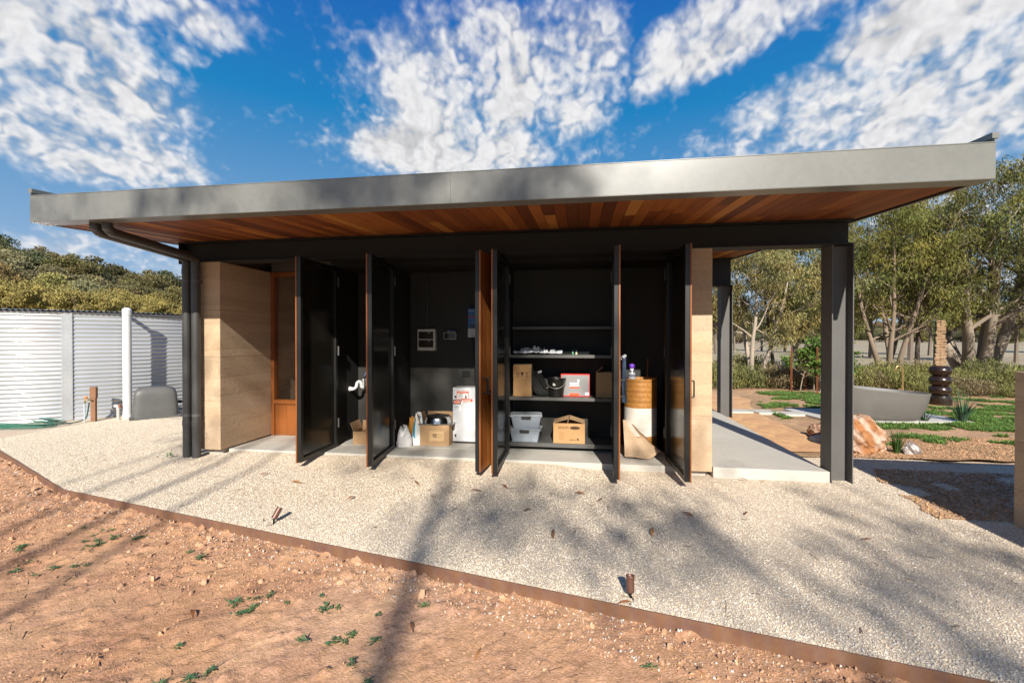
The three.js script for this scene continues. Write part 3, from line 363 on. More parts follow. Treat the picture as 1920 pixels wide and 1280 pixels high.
{ // wall mounted electrics
  const zb = -6.249;
  let t = thing('switchboard', 'cream switchboard box with two dark windows on the black wall', 'switchboard', [-2.15, 1.326, zb]); const cream = phys([.62, .58, .52], .45);
  mesh('housing', rbox(-.132, .132, 0, .305, 0, .07, .01, 2), cream, t); for (const y of [.045, .163]) { mesh('window', rbox(-.112, .104, y, y + .105, .069, .0735, .003, 1), phys([.035, .028, .02], .12), t); mesh('latch', rbox(.03, .05, y + .085, y + .095, .0736, .078, .002, 1), cream, t); }
  t = thing('control_display', 'small black display with pale frame between the switchboard and blue charger', 'display', [-1.815, 1.485, zb]); mesh('housing', rbox(-.095, .095, -.008, .135, 0, .03, .006, 2), mBlack, t); mesh('bezel', merge([box(-.088, .088, .092, .097, .030, .032), box(-.088, .088, 0, .005, .030, .032), box(-.088, -.083, .005, .092, .030, .032), box(.083, .088, .005, .092, .030, .032)]), cream, t); mesh('screen', box(-.082, .082, .006, .091, .0302, .031), phys([.006, .006, .006], .1), t); mesh('blue_label', box(-.01, .08, .112, .124, .030, .0315), std([.01, .09, .32], .5), t); mesh('orange_label', box(-.033, -.014, .112, .124, .030, .0315), std([.45, .16, .02], .5), t);
  t = thing('solar_charger', 'blue solar charger with grey terminal box on the black wall', 'charger', [-1.42, 1.515, zb]); mesh('body', rbox(-.125, .125, .125, .405, 0, .09, .012, 2), phys([.008, .10, .30], .4), t); mesh('terminal_box', rbox(-.123, .123, 0, .123, 0, .085, .006, 2), phys([.52, .53, .52], .5), t); mesh('red_stripe', box(-.118, .118, .275, .289, .0902, .0912), std([.5, .02, .02], .5), t); mesh('pale_mark', box(-.11, -.03, .36, .368, .0902, .0912), std([.5, .55, .6], .5), t); mesh('vent', box(-.09, .1, .145, .175, .0902, .0912), mBlack, t); for (const x of [-.06, -.02]) mesh('screw', cyl(.008, .008, .02, .028, 10, x, .086), mBlack, t);
  t = thing('power_outlet', 'black double power outlet above the white battery cabinet', 'outlet', [-1.585, .955, zb]); mesh('plate', rbox(-.055, .055, 0, .085, 0, .012, .004, 2), phys([.008, .008, .008], .35), t); for (const x of [-.03, .03]) mesh('switch', rbox(x - .009, x + .009, .055, .075, .012, .018, .002, 1), phys([.012, .012, .012], .3), t);
  t = thing('meter_box', 'cream meter box high on the black wall above the drain trap', 'box', [-2.75, 1.45, zb]); mesh('housing', rbox(0, .19, 0, .44, 0, .12, .01, 2), cream, t); mesh('cover', rbox(.012, .178, .02, .42, .1195, .127, .006, 1), cream, t);
}
{ // cables below the charger and along the back wall
  const c = thing('cable_run', 'black cables dropping from the blue charger to the white cabinet', 'cable', [-1.42, .82, -6.235]); for (const [x, d] of [[-.06, .02], [-.02, .05], [.03, .035]]) mesh('cable', tube([[x, .70, .04], [x, .55, .05], [x + d, .35, .03], [x + d * 1.6, .02, .04]], .006, 24, 6), mBlack, c);
  const k = thing('conduit', 'grey conduit rising above the cream switchboard to the ceiling', 'conduit', [-2.15, 1.632, -6.23]); mesh('pipe', cyl(.0125, .0125, 0, .80, 12), phys([.05, .05, .048], .5), k); for (const y of [.2, .6]) mesh('saddle', box(-.022, .022, y, y + .016, -.015, .0135), phys([.05, .05, .048], .5), k);
}
{ // white trap with blue hose
  const t = thing('drain_trap', 'white plastic drain trap with blue hose on the cupboard side wall', 'pipe', [-3.21, .86, -6.0]); t.scale.set(.8, .72, .8); const m = phys([.78, .78, .76], .3);
  mesh('trap', tube([[.0, -.10, 0], [.08, -.10, .02], [.13, -.06, .02], [.15, .02, .02], [.19, .05, .02], [.225, .02, .02], [.23, -.05, .02], [.26, -.07, .02], [.285, -.03, .02], [.285, .10, .02]], .028, 60, 14), m, t); mesh('nut', cyl(.037, .037, .06, .10, 12, .285, .02), m, t); mesh('nut', (() => { const g = cyl(.037, .037, -.02, .02, 12); g.rotateZ(Math.PI / 2); g.translate(.04, -.10, .01); return g; })(), m, t); mesh('flange', (() => { const g = cyl(.05, .05, -.004, .006, 20); g.rotateZ(Math.PI / 2); g.translate(.008, -.10, 0); return g; })(), m, t);
  mesh('blue_hose', tube([[.285, .10, .02], [.29, .17, .02], [.33, .25, .01], [.42, .31, 0], [.58, .33, -.03]], .012, 40, 10), phys([.10, .17, .28], .35), t);
}
{ // bags on the floor of the second cupboard
  const bag = (label, x, z, w, h, d, c, tex, turn, seed) => { const t = thing('plastic_bag', label, 'bag', [x, .074, z], turn, 'bags on the cupboard floor'); const g = new THREE.CylinderGeometry(1, 1, 1, 40, 24, false), p = g.attributes.position, uv = g.attributes.uv; for (let i = 0; i < p.count; i++) { const X = p.getX(i), Y = p.getY(i) + .5, Z = p.getZ(i), a = Math.atan2(Z, X), sq = Math.pow(Math.abs(Math.cos(a)), 4) + Math.pow(Math.abs(Math.sin(a)), 4), rr = Math.hypot(X, Z) * Math.pow(sq, -.22) * (1 - .55 * Math.pow(Y, 2.2)) * (1 + .30 * (fbm(a * 2.2 + seed, Y * 5, 3, 331) - .5)); p.setXYZ(i, Math.cos(a) * rr * w / 2, Y * h * (1 + .14 * Math.sin(a * 3 + seed) * Y * Y), Math.sin(a) * rr * d / 2); } g.computeVertexNormals(); mesh('body', g, phys(c, .38, tex ? { map: tex } : {}), t); const k = mesh('gathered_neck', new THREE.ConeGeometry(w * .16, h * .22, 14, 4, true), phys(c, .4, { side: THREE.DoubleSide }), t); k.rotation.x = Math.PI; k.rotation.z = .2; k.position.y = h * 1.05; };
  bag('orange plastic bag between the grey and the white bags', -2.285, -5.98, .14, .30, .12, [.72, .30, .04], null, .2, 3);
  bag('white and turquoise printed bag next to the sink box', -2.155, -5.88, .17, .37, .13, [1, 1, 1], canvasTex(256, 256, (x) => { x.fillStyle = '#e9e9e6'; x.fillRect(0, 0, 256, 256); x.fillStyle = '#1d97b5'; x.beginPath(); x.moveTo(30, 70); x.lineTo(90, 20); x.lineTo(104, 180); x.lineTo(50, 200); x.fill(); x.fillStyle = '#62b3a4'; x.fillRect(60, 196, 60, 30); x.fillStyle = '#e07b4e'; x.fillRect(150, 30, 30, 24); x.fillStyle = '#1d97b5'; x.beginPath(); x.moveTo(170, 80); x.lineTo(230, 30); x.lineTo(236, 200); x.fill(); }), .3, 7);
  bag('crumpled pale grey bag against the second door hinge', -2.30, -5.74, .20, .24, .13, [.58, .57, .55], null, .5, 11);
}
{ // right hand cupboard: drum, bottle, stick, jacket, paper, panel
  const t = thing('fibre_drum', 'ochre fibre drum with a wide white band in the right cupboard', 'drum', [.755, .074, -5.93]); const oc = phys([.50, .235, .055], .5, { map: rep(tGrain, 1, 3) }), wh = std([.70, .66, .58], .7, { map: rep(tFine, 3) });
  const ring = (y0, y1, m, n) => mesh(n, new THREE.LatheGeometry([[.200, y0], [.202, y0 + .003], [.202, y1 - .003], [.200, y1]].map((q) => new THREE.Vector2(...q)), 48), m, t); ring(0, .22, oc, 'lower_shell'); ring(.22, .565, wh, 'white_band');
  const prof = []; for (let k = 0; k <= 60; k++) { const y = .565 + .355 * k / 60; prof.push(new THREE.Vector2(.2005 + .0028 * Math.abs(Math.sin((y - .565) * 50)), y)); } prof.push(new THREE.Vector2(.192, .922), new THREE.Vector2(.190, .60)); mesh('upper_shell', new THREE.LatheGeometry(prof, 48), oc, t); mesh('contents', cyl(.19, .19, .60, .80, 32), mCardIn, t);
  const s = thing('spray_bottle', 'clear spray bottle with purple cap standing in the fibre drum', 'bottle', [.645, .955, -5.86]); mesh('body', new THREE.LatheGeometry([[0, -.08], [.042, -.08], [.045, -.07], [.045, .09], [.036, .12], [.024, .14], [.024, .17], [0, .17]].map((q) => new THREE.Vector2(...q)), 28), phys([.62, .63, .66], .25, { map: canvasTex(128, 128, (x) => { x.fillStyle = '#cfcfd6'; x.fillRect(0, 0, 128, 128); x.fillStyle = '#1b1820'; for (let k = 0; k < 8; k++) x.fillRect(k * 16 + 2, 34, 11, 22); x.fillStyle = '#8d8d97'; x.fillRect(0, 70, 128, 6); x.fillRect(0, 88, 128, 4); }) }), s); mesh('cap', new THREE.LatheGeometry([[.026, .17], [.034, .175], [.035, .20], [.03, .222], [0, .23]].map((q) => new THREE.Vector2(...q)), 24), phys([.12, .03, .36], .4), s);
  const k = tag(mesh('stick', (() => { const g = cyl(.008, .006, 0, .55, 10); g.rotateZ(-.04); return g; })(), mTimber), 'thin brown stick poking out of the fibre drum', 'stick'); k.position.set(.835, .70, -5.98);
  const tin = tag(mesh('tin_can', rbox(-.02, .02, -.03, .035, -.02, .02, .006, 2), std([.66, .52, .36], .5)), 'small cream block on the drum beside the spray bottle', 'block'); tin.position.set(.73, .93, -5.82);
  const p = tag(mesh('dark_panel', rbox(-.02, .02, 0, .98, -.22, .22, .015, 3), phys([.010, .0095, .009], .5)), 'tall black panel leaning on the earth wall beside the drum', 'panel'); p.position.set(1.03, .074, -5.86); p.rotation.z = -.05;
  // jacket on the partition
  const jg = new THREE.PlaneGeometry(.20, .55, 24, 50), jp = jg.attributes.position; for (let i = 0; i < jp.count; i++) { const x = jp.getX(i), y = jp.getY(i); jp.setZ(i, .05 + .03 * Math.sin(x * 42 + y * 5) + .02 * fbm(x * 20, y * 9, 2, 341) - .9 * x * x); } jg.computeVertexNormals(); jg.rotateY(Math.PI / 2);
  const j = thing('jacket', 'dark blue jacket hanging on the cupboard partition behind the drum', 'jacket', [.485, .98, -5.80]); mesh('cloth', jg, std([.045, .075, .13], .95, { side: THREE.DoubleSide }), j); mesh('collar', tube([[.03, .27, -.06], [.07, .30, 0], [.03, .27, .06]], .022, 20, 8), std([.30, .31, .33], .9), j); mesh('hook', box(-.005, .04, .285, .295, -.005, .005), mChrome, j);
  // kraft paper
  const kg = new THREE.PlaneGeometry(1, 1, 60, 50), kp = kg.attributes.position; for (let i = 0; i < kp.count; i++) { const u = kp.getX(i) + .5, v = kp.getY(i) + .5; const x = mix(-.17, mix(.33, -.04, Math.pow(v, .9)), u), y = .012 + .40 * Math.pow(v, 1.15) * (1 - .12 * u) + .028 * (fbm(u * 5, v * 5, 3, 351) - .4) + .06 * Math.exp(-Math.pow((u - .86) * 7, 2)) * (1 - v), z = .20 - .24 * v + .05 * Math.sin(u * 5 + v * 3) + .03 * (fbm(u * 4 + 3, v * 4, 2, 361) - .5); kp.setXYZ(i, x, y, z); } kg.computeVertexNormals();
  const kk = tag(mesh('kraft_paper', uvBox(kg), std([.52, .37, .235], .85, { side: THREE.DoubleSide, map: rep(tFine, 2) })), 'large sheet of crumpled brown paper slumped before the fibre drum', 'paper'); kk.position.set(.70, .074, -5.75);
}
console.log('cupboards');
// ---------------------------------------------------------------- water tank and fittings
{
  const cx = -11.45, cz = -9.25, R = 3.2, t = thing('water_tank', 'large round corrugated white water tank with low metal roof', 'water tank', [cx, 0, cz]);
  const prof = []; const n = 26 * 7; for (let k = 0; k <= n; k++) { const y = 1.97 * k / n; prof.push(new THREE.Vector2(R + .0085 * Math.sin(y / .076 * 2 * Math.PI), y)); } const g = new THREE.LatheGeometry(prof, 200); mesh('shell', g, mGalv, t);
  for (const a of [44.5, 100, 160, 220, 280, 340]) { const s = mesh('joint_strip', rbox(-.075, .075, 0, 1.95, -.006, .012, .004, 1), mGalv, t); s.position.set(Math.sin(a * D2R) * (R + .012), .01, Math.cos(a * D2R) * (R + .012)); s.rotation.y = a * D2R; const bl = []; for (let q = 0; q < 26; q++) for (const e of [-.055, .055]) { const g = new THREE.SphereGeometry(.0075, 6, 4); g.translate(e, .04 + q * .0735, .013); bl.push(g); } const bm = mesh('bolt_row', merge(bl), mGalv, t); bm.position.copy(s.position); bm.rotation.copy(s.rotation); }
  // roof of parallel corrugated sheets laid to a low ridge
  const w = R + .09, cols = Math.round(2 * w / .076 * 6), p = [], id = []; for (let i = 0; i <= cols; i++) { const x = -w + 2 * w * i / cols, l = Math.sqrt(Math.max(0, w * w - x * x)), y = .009 * Math.sin(x / .076 * 2 * Math.PI); for (const q of [-1, 0, 1]) p.push(x, 2.00 + y + (q === 0 ? .10 : .0) * (l / w), q * l); if (i) for (let q = 0; q < 2; q++) { const a = (i - 1) * 3 + q, b = i * 3 + q; id.push(a, a + 1, b, b, a + 1, b + 1); } }
  const rg = new THREE.BufferGeometry(); rg.setAttribute('position', new THREE.Float32BufferAttribute(p, 3)); rg.setIndex(id); rg.computeVertexNormals(); rg.rotateY(.75); uvBox(rg); mesh('roof', rg, phys([.52, .55, .57], .45, { metalness: .3, side: THREE.DoubleSide }), t);
  mesh('top_ring', (() => { const q = new THREE.TorusGeometry(R + .012, .018, 8, 160); q.rotateX(Math.PI / 2); q.translate(0, 1.965, 0); return q; })(), mGalv, t);
  const o = thing('overflow_pipe', 'thick white pipe rising beside the water tank wall', 'pipe', [-8.36, 0, -7.33]); mesh('riser', cyl(.068, .068, -.05, 1.95, 28), mWhitePipe, o); mesh('socket', cyl(.074, .074, 1.93, 2.02, 28), mWhitePipe, o); mesh('cap', (() => { const q = new THREE.SphereGeometry(.074, 24, 12, 0, 6.3, 0, 1.6); q.scale(1, .7, 1); q.translate(0, 2.02, 0); return q; })(), mWhitePipe, o); mesh('spigot', tube([[0, 1.97, 0], [-.12, 1.985, -.09], [-.28, 1.985, -.20]], .035, 16, 12), mWhitePipe, o); mesh('foot_collar', cyl(.074, .074, -.02, .07, 28), mWhitePipe, o);
}
{ // pump cover
  const t = thing('pump_cover', 'grey moulded plastic pump cover standing in front of the water tank', 'pump cover', [-8.02, 0, -7.58], .82); const m = phys([.115, .113, .108], .5, { map: rep(tFine, 2) });
  const g = new THREE.BoxGeometry(1, 1, 1, 24, 20, 16), p = g.attributes.position; for (let i = 0; i < p.count; i++) { let x = p.getX(i) * 2, y = p.getY(i) + .5, z = p.getZ(i) * 2; const q = Math.pow(Math.pow(Math.abs(x), 6) + Math.pow(Math.abs(z), 6), 1 / 6) || 1e-6, s = Math.max(Math.abs(x), Math.abs(z)) / q, k = y > .7 ? Math.sqrt(Math.max(0, 1 - Math.pow((y - .7) / .305, 2.6))) * .28 + .72 : 1; p.setXYZ(i, x * s * .355 * k * (1 - .10 * y), y * .56 + (y > .99 ? .02 * (1 - x * x) : 0), z * s * .24 * k * (1 - .12 * y)); } g.computeVertexNormals(); uvBox(g); mesh('hood', g, m, t);
  mesh('base_flange', rbox(-.385, .385, 0, .035, -.27, .27, .012, 2), m, t); for (const x of [-.05, .05]) { const q = mesh('rib', rbox(-.012, .012, .06, .44, 0, .02, .006, 1), m, t); q.position.set(x, 0, .222); q.rotation.set(-.06, 0, x > 0 ? 0 : .10); } for (const x of [-.36, .36]) mesh('lug', rbox(x - .03, x + .03, .03, .055, .22, .28, .006, 1), m, t);
  const h = thing('pump_hose', 'black hose with brass fitting joining the pump to the tank', 'hose', [-7.83, 0, -8.10]); mesh('hose', tube([[-.25, .26, .20], [-.02, .24, .10], [.10, .22, -.02], [.14, .32, -.12], [.08, .36, -.24]], .027, 40, 12), phys([.015, .015, .015], .5), h); mesh('fitting', cyl(.035, .035, .33, .40, 12, .09, -.20), std([.4, .22, .12], .5), h); mesh('stub', cyl(.02, .02, -.05, .30, 10, .02, .06), mWhitePipe, h);
}
{ // timber stake with tap, stub pipe and hose
  const t = thing('tap_post', 'weathered timber stake carrying an orange garden tap by the tank', 'tap post', [-8.70, 0, -7.01], .5); const tm = std([.33, .175, .095], .9, { map: rep(tGrain, 3, .8) }); mesh('stake', rbox(-.035, .035, -.1, .42, -.035, .035, .004, 1), tm, t); mesh('head_block', rbox(-.045, .045, .42, .62, -.04, .042, .004, 1), tm, t); mesh('tap', merge([tube([[0, .38, .05], [-.05, .40, .07], [-.09, .39, .08], [-.10, .34, .08]], .014, 20, 8)]), std([.32, .24, .10], .4, { metalness: .7 }), t); mesh('tap_handle', (() => { const g = new THREE.SphereGeometry(.03, 14, 10); g.scale(1, .7, 1); g.translate(-.08, .44, .08); return g; })(), std([.70, .20, .03], .5), t); mesh('riser', cyl(.012, .012, -.05, .38, 10, -.10, .08), phys([.45, .5, .55], .4), t);
  const s = thing('stub_pipe', 'short pale capped pipe standing beside the thick white pipe', 'pipe', [-8.42, 0, -7.21]); mesh('pipe', cyl(.025, .025, -.05, .20, 16), std([.50, .47, .42], .6), s); mesh('elbow', tube([[0, .18, 0], [0, .235, 0], [-.03, .25, 0], [-.07, .25, 0]], .028, 16, 12), std([.55, .52, .48], .6), s); mesh('valve', rbox(.01, .05, .22, .28, -.02, .02, .006, 1), std([.30, .12, .07], .6), s);
  const hz = thing('garden_hose', 'green garden hose coiled on the gravel before the tank', 'hose', [-9.55, .012, -6.45]); const r = rng(51), pts = []; for (let k = 0; k < 70; k++) { const a = k / 70 * Math.PI * 2 * 5, e = 1 + .14 * Math.sin(a * .37 + 1); pts.push([Math.cos(a) * .72 * e, .013 + .017 * Math.floor(k / 14) * .8 + .008 * r(), Math.sin(a) * .30 * e + .05 * Math.sin(a * .21)]); } mesh('coil', tube(pts, .0105, 520, 7), phys([.025, .13, .085], .45), hz); mesh('tail', tube([[.74, .02, -.05], [.82, .02, -.3], [.70, .05, -.55], [.79, .32, -.53]], .0105, 40, 7), phys([.03, .09, .075], .45), hz);
}
// ---------------------------------------------------------------- garden spots, leaves
{
  const spot = (label, x, z, lean, turn) => { const t = thing('garden_spotlight', label, 'spotlight', [x, 0, z], turn, 'spotlights in the gravel'); t.scale.setScalar(.72); mesh('spike', cyl(.006, .01, -.08, .05, 10), mBlack, t); mesh('knuckle', (() => { const g = new THREE.SphereGeometry(.016, 14, 10); g.translate(0, .045, 0); return g; })(), mBlack, t); mesh('cable', tube([[0, .03, 0], [.02, .005, .05], [-.02, .006, .10]], .005, 16, 6), mBlack, t);
    const b = part('barrel', t, [0, .05, 0]); b.rotation.x = lean[0]; b.rotation.z = lean[1]; mesh('tube', new THREE.LatheGeometry([[0, 0], [.030, 0], [.032, .003], [.032, .110], [.0335, .112], [.0335, .128], [.028, .128], [.028, .10], [0, .10]].map((q) => new THREE.Vector2(...q)), 32), mCopper, b); };
  spot('bronze garden spotlight tilted toward the doors near the edging bend', -2.46, -3.36, [-.55, -.25], 0); spot('upright bronze garden spotlight with a fallen leaf at its foot', .290, -2.69, [-.12, 0], 0);
  const lg = new GB(), cc = [1, 1, 1]; for (let k = 0; k < 6; k++) { const a = k / 6, b = (k + 1) / 6, w = (s) => .010 * Math.sin(Math.PI * Math.pow(s, .8)), y = (s) => .012 * Math.sin(s * 3), L = .10; const q = [[a, -1], [a, 1], [b, 1], [b, -1]].map(([s, e]) => lg.v((s - .5) * L, y(s) + .003 * (e > 0 ? 1 : 0), e * w(s), cc)); lg.i.push(q[0], q[1], q[2], q[0], q[2], q[3]); } const lgeo = lg.build(true);
  const tints = [[.26, .095, .03], [.33, .15, .05], [.19, .085, .04]], mats = tints.map((c) => std(c, .75, { side: THREE.DoubleSide })), words = ['rust brown', 'tan', 'dark brown'], r = rng(61);
  const spots = [[-2.1, -3.95], [-1.35, -4.1], [-1.0, -4.32], [-.75, -4.5], [-2.9, -4.3], [-.45, -3.9], [.2, -4.25], [.55, -3.6], [1.4, -4.1], [2.1, -3.7], [2.3, -4.2], [-.2, -3.45], [-3.4, -4.5], [1.9, -5.05], [1.7, -5.06], [.9, -4.0], [.0, -4.4], [-1.65, -4.45], [.25, -2.61], [-.5, -2.2, 1], [-.9, -2.35, 1], [-2.2, -2.3, 1], [1.2, -2.2, 1]];
  spots.forEach(([x, z, e], i) => { const k = i % 3, m = tag(mesh('fallen_leaf', lgeo, mats[k]), `narrow ${words[k]} gum leaf lying on the ${e ? 'red earth' : 'pale gravel'}`, 'leaf', `${words[k]} gum leaves on the ${e ? 'red earth' : 'gravel'}`); m.position.set(x, e ? earthH(x, z - zE(x)) + .012 : .014, z); m.rotation.set((r() - .5) * .5, r() * 6.3, (r() - .5) * .4); m.scale.setScalar(.7 + .7 * r()); });
  // seedlings on the red earth
  const wg = (seed) => { const r = rng(seed), g = new GB(); for (let k = 0; k < 30; k++) { const a = r() * 6.3, t = r() * r(), e = .05 + .7 * r(), c = [.08 + .07 * r(), .16 + .08 * r(), .06 + .04 * r()], off = .035 * r(), oa = r() * 6.3; g.leaf(Math.cos(oa) * off, .002 + .012 * r(), Math.sin(oa) * off, Math.cos(a) * Math.cos(e), Math.sin(e), Math.sin(a) * Math.cos(e), -Math.sin(a), 0, Math.cos(a), .014 + .045 * t, .0035 + .004 * r(), c); } return g.build(); };
  const wgs = [wg(1), wg(2), wg(3), wg(4), wg(5)]; let n = 0; for (let i = 0; i < 900 && n < 80; i++) { const x = mix(-4.4, .8, r()), d = .3 + 1.35 * r(); if (r() > mix(.10, .9, sstep(.3, -1.6, x)) || fbm(x * 1.6, d * 1.6, 2, 371) < .42) continue; const m = tag(mesh('weed_seedling', wgs[n % 5], mLeaf), 'small green weed seedling sprouting from the red earth', 'weed', 'weed seedlings on the red earth'); m.position.set(x, earthH(x, d) + .004, zE(x) + d); m.rotation.y = r() * 6; m.scale.set(.5 + 1.3 * r() * r(), .5 + .5 * r(), .5 + 1.1 * r() * r()); n++; }
  const w = tag(mesh('weed_tuft', wgs[0], mLeaf), 'thin weed growing in gravel next to the downpipes', 'weed'); w.position.set(-5.07, .01, -4.98); w.scale.set(1.2, 2.6, 1.2);
}
// ---------------------------------------------------------------- low wall at the right
{
  const t = thing('garden_wall', 'low rammed earth garden wall at the end of the gravel', 'wall', [3.62, 0, -2.6]); [[-.1, .3], [.3, .68], [.68, 1.0], [1.0, 1.235]].forEach(([a, b], k) => mesh('rammed_earth_lift', rbox(-.17, .17 - .002 * (k % 2), a, b - .001, -1.6, 4.0, .004, 2, 1, k * .7, k * .3), mEarthWall, t));
  [[-.1, .3], [.3, .68], [.68, 1.0], [1.0, 1.235]].forEach(([a, b], k) => mesh('rammed_earth_lift', rbox(.171, 6.2 - .002 * (k % 2), a, b - .001, -1.602, -1.25, .004, 2, 1, k * .9, k * .2), mEarthWall, t));
}
console.log('yard');

// ---------------------------------------------------------------- garden
const gardH = (x, z) => .016 + sstep(3.5, 5, x) * (.05 * fbm(x * .7, z * .7, 3, 401) + .02 * (fbm(x * 5, z * 5, 2, 411) - .5));
{
  const gcol = (x, z) => { const n = fbm(x * 2.2, z * 2.2, 4, 421), m = fbm(x * 9, z * 9, 3, 431), bark = sstep(-7.3, -6.9, z + .5 * (n - .5)) * 1; const e = sstep(.35, .7, n); return [mix(.40, .30, e) + .12 * (m - .5) - .05 * bark, mix(.255, .20, e) + .09 * (m - .5) - .03 * bark, mix(.15, .11, e) + .06 * (m - .5) - .02 * bark]; };
  struct('garden_bed', gridGeo(220, 120, (u, v) => { const x = mix(2.59, 24, u), z = mix(-6.22 + .05 * Math.sin(x * 3.1) + .03 * Math.sin(x * 9), -19, Math.pow(v, 1.3)); return [x, gardH(x, z), z]; }, gcol), std([1.8, 1.75, 1.7], 1, { vertexColors: true, map: rep(tSoil, 1.1), bumpMap: rep(tSoilBump, 2), bumpScale: .02 }));
  const sh = new THREE.Shape(); sh.moveTo(2.58, 6.36); sh.lineTo(3.40, 6.42); sh.lineTo(3.42, 8.5); sh.quadraticCurveTo(3.45, 10.2, 3.9, 11.2); sh.quadraticCurveTo(4.3, 12.1, 3.6, 12.6); sh.lineTo(-2, 12.9); sh.lineTo(-2, 11.2); sh.lineTo(2.58, 11.2); sh.lineTo(2.58, 6.36);
  const pg = new THREE.ShapeGeometry(sh, 12); pg.rotateX(-Math.PI / 2); pg.translate(0, .030, 0); uvBox(pg); const gpos = pg.attributes.position; for (let i = 0; i < gpos.count; i++) gpos.setZ(i, gpos.getZ(i)); struct('granite_path', pg, std([.80, .47, .235], .97, { map: rep(tSoil, 1.4), bumpMap: rep(tSoilBump, 3), bumpScale: .004 }));
  const pav = (label, x, z, w, d, turn) => { const m = tag(mesh('stepping_stone', rbox(-w / 2, w / 2, -.05, .06, -d / 2, d / 2, .012, 2), mConc), label, 'paver', 'pale stepping stones in the garden'); m.position.set(x, .0, z); m.rotation.y = turn; };
  pav('pale paver half sunk in the orange path', 3.15, -9.66, .42, .34, .1); pav('pale paver on the grass beside the orange path', 3.62, -9.66, .44, .40, .2); pav('pale paver on the grass between path paver and bath slab', 4.08, -9.5, .46, .36, .1);
  const bs = tag(mesh('bath_slab', rbox(-1.2, 1.2, -.05, .065, -.75, .75, .012, 2), std([.60, .575, .53], .85, { map: rep(tConc, .6) })), 'pale concrete slab under the freestanding bath', 'slab'); bs.position.set(5.42, 0, -9.45); bs.rotation.y = .15;
}
{ // bath
  const t = thing('freestanding_bath', 'grey freestanding outdoor bath with one raised end on a concrete slab', 'bath', [5.23, .068, -9.07], -.148 + .3 * 0); const m = phys([.215, .20, .18], .42, { map: rep(tFine, 2) });
  const ring = (a, b, y, tilt) => (f) => { const c = Math.cos(f), s = Math.sin(f); return [Math.sign(c) * Math.pow(Math.abs(c), .86) * a, y + tilt * Math.pow(.5 - .5 * c, 1.6), Math.sign(s) * Math.pow(Math.abs(s), .86) * b]; };
  const rings = [ring(.58, .24, 0, 0), ring(.645, .285, .012, 0), ring(.715, .325, .09, .004), ring(.765, .35, .20, .025), ring(.80, .37, .34, .09), ring(.825, .38, .455, .165), ring(.828, .382, .468, .17), ring(.82, .376, .474, .17), ring(.805, .362, .468, .17)], inner = [ring(.805, .362, .468, .17), ring(.765, .335, .40, .14), ring(.71, .30, .26, .07), ring(.62, .245, .12, .01), ring(.47, .17, .09, 0), ring(.001, .001, .085, 0)];
  const loft = (list) => { const N = 64, p = [], id = []; list.forEach((q, j) => { for (let i = 0; i <= N; i++) { p.push(...q(i / N * 2 * Math.PI)); if (j && i) { const a = (j - 1) * (N + 1) + i - 1, b = a + 1, c = a + N + 1, d = c + 1; id.push(a, c, b, b, c, d); } } }); const g = new THREE.BufferGeometry(); g.setAttribute('position', new THREE.Float32BufferAttribute(p, 3)); g.setIndex(id); g.computeVertexNormals(); return uvBox(g); };
  mesh('shell', loft(rings), phys([.16, .147, .13], .5, { side: THREE.DoubleSide, map: rep(tFine, 1) }), t); mesh('basin', loft(inner), phys([.085, .080, .074], .5, { side: THREE.DoubleSide }), t); mesh('drain', cyl(.03, .03, .086, .09, 20), mChrome, t);
  const s = thing('bath_spout', 'slim brass gooseneck bath spout behind the grey bath', 'tap', [6.42, .02, -10.2], .1); const br = phys([.62, .40, .17], .3, { metalness: .75 }); mesh('column', tube([[0, 0, 0], [0, .78, 0], [-.01, .87, 0], [-.06, .925, 0], [-.11, .915, 0], [-.135, .87, 0], [-.137, .83, 0]], .014, 50, 10), br, s); mesh('lever', tube([[0, .46, 0], [-.09, .455, 0]], .010, 6, 8), br, s); mesh('valve', cyl(.022, .022, .40, .50, 12), br, s);
}
{ // totem of turned bulbs and stacked slats
  const t = thing('totem_sculpture', 'totem sculpture of dark turned bulbs topped with stacked pale slats', 'sculpture', [7.84, .035, -11.28]); const dk = phys([.030, .0145, .009], .28, { map: rep(tGrain, 1, 3), clearcoat: .3 });
  const prof = [[0, 0]]; for (let b = 0; b < 4; b++) { const y0 = b * .215, R = b === 0 ? .205 : .196; for (let k = 0; k <= 14; k++) { const s = k / 14; if (b === 0 && k === 0) prof.push([.20, 0]); prof.push([b === 0 && s < .5 ? .205 : .125 + (R - .125) * Math.pow(Math.sin(Math.PI * (b === 0 ? .5 + s * .5 - .25 : s)), .55), y0 + s * .213]); } } prof.push([.10, .862], [0, .866]); mesh('bulb_column', new THREE.LatheGeometry(prof.map((q) => new THREE.Vector2(Math.max(0, q[0]), q[1])), 40), dk, t);
  const pale = [phys([.56, .37, .20], .6, { map: rep(tGrain, 2, 1) }), phys([.47, .29, .15], .6, { map: rep(tGrain, 2, 1) })], r = rng(71); const sg = uvBox(new RoundedBoxGeometry(.21, .022, .055, 1, .006)); const n = 34; for (let k = 0; k < n; k++) { const m = mesh('slat', sg, pale[k % 2], t); m.position.set((r() - .5) * .03, .882 + k * .0292, (r() - .5) * .02); m.rotation.set((r() - .5) * .06, -.15 + (r() - .5) * .7, (r() - .5) * .07); m.scale.x = mix(1.0, .70, k / n) * (.92 + .16 * r()); }
  mesh('core_rod', cyl(.02, .02, .86, 1.87, 10), dk, t); mesh('green_plate', rbox(-.10, -.055, .87, 1.86, -.06, -.045, .003, 1), std([.045, .085, .025], .6), t);
  const disc = tag(mesh('gravel_disc', cyl(.75, .72, .0, .045, 48), std([.58, .34, .17], .97, { map: rep(tSoil, 1) })), 'round orange gravel pad beneath the totem sculpture', 'pad'); disc.position.set(7.84, 0, -11.28);
}
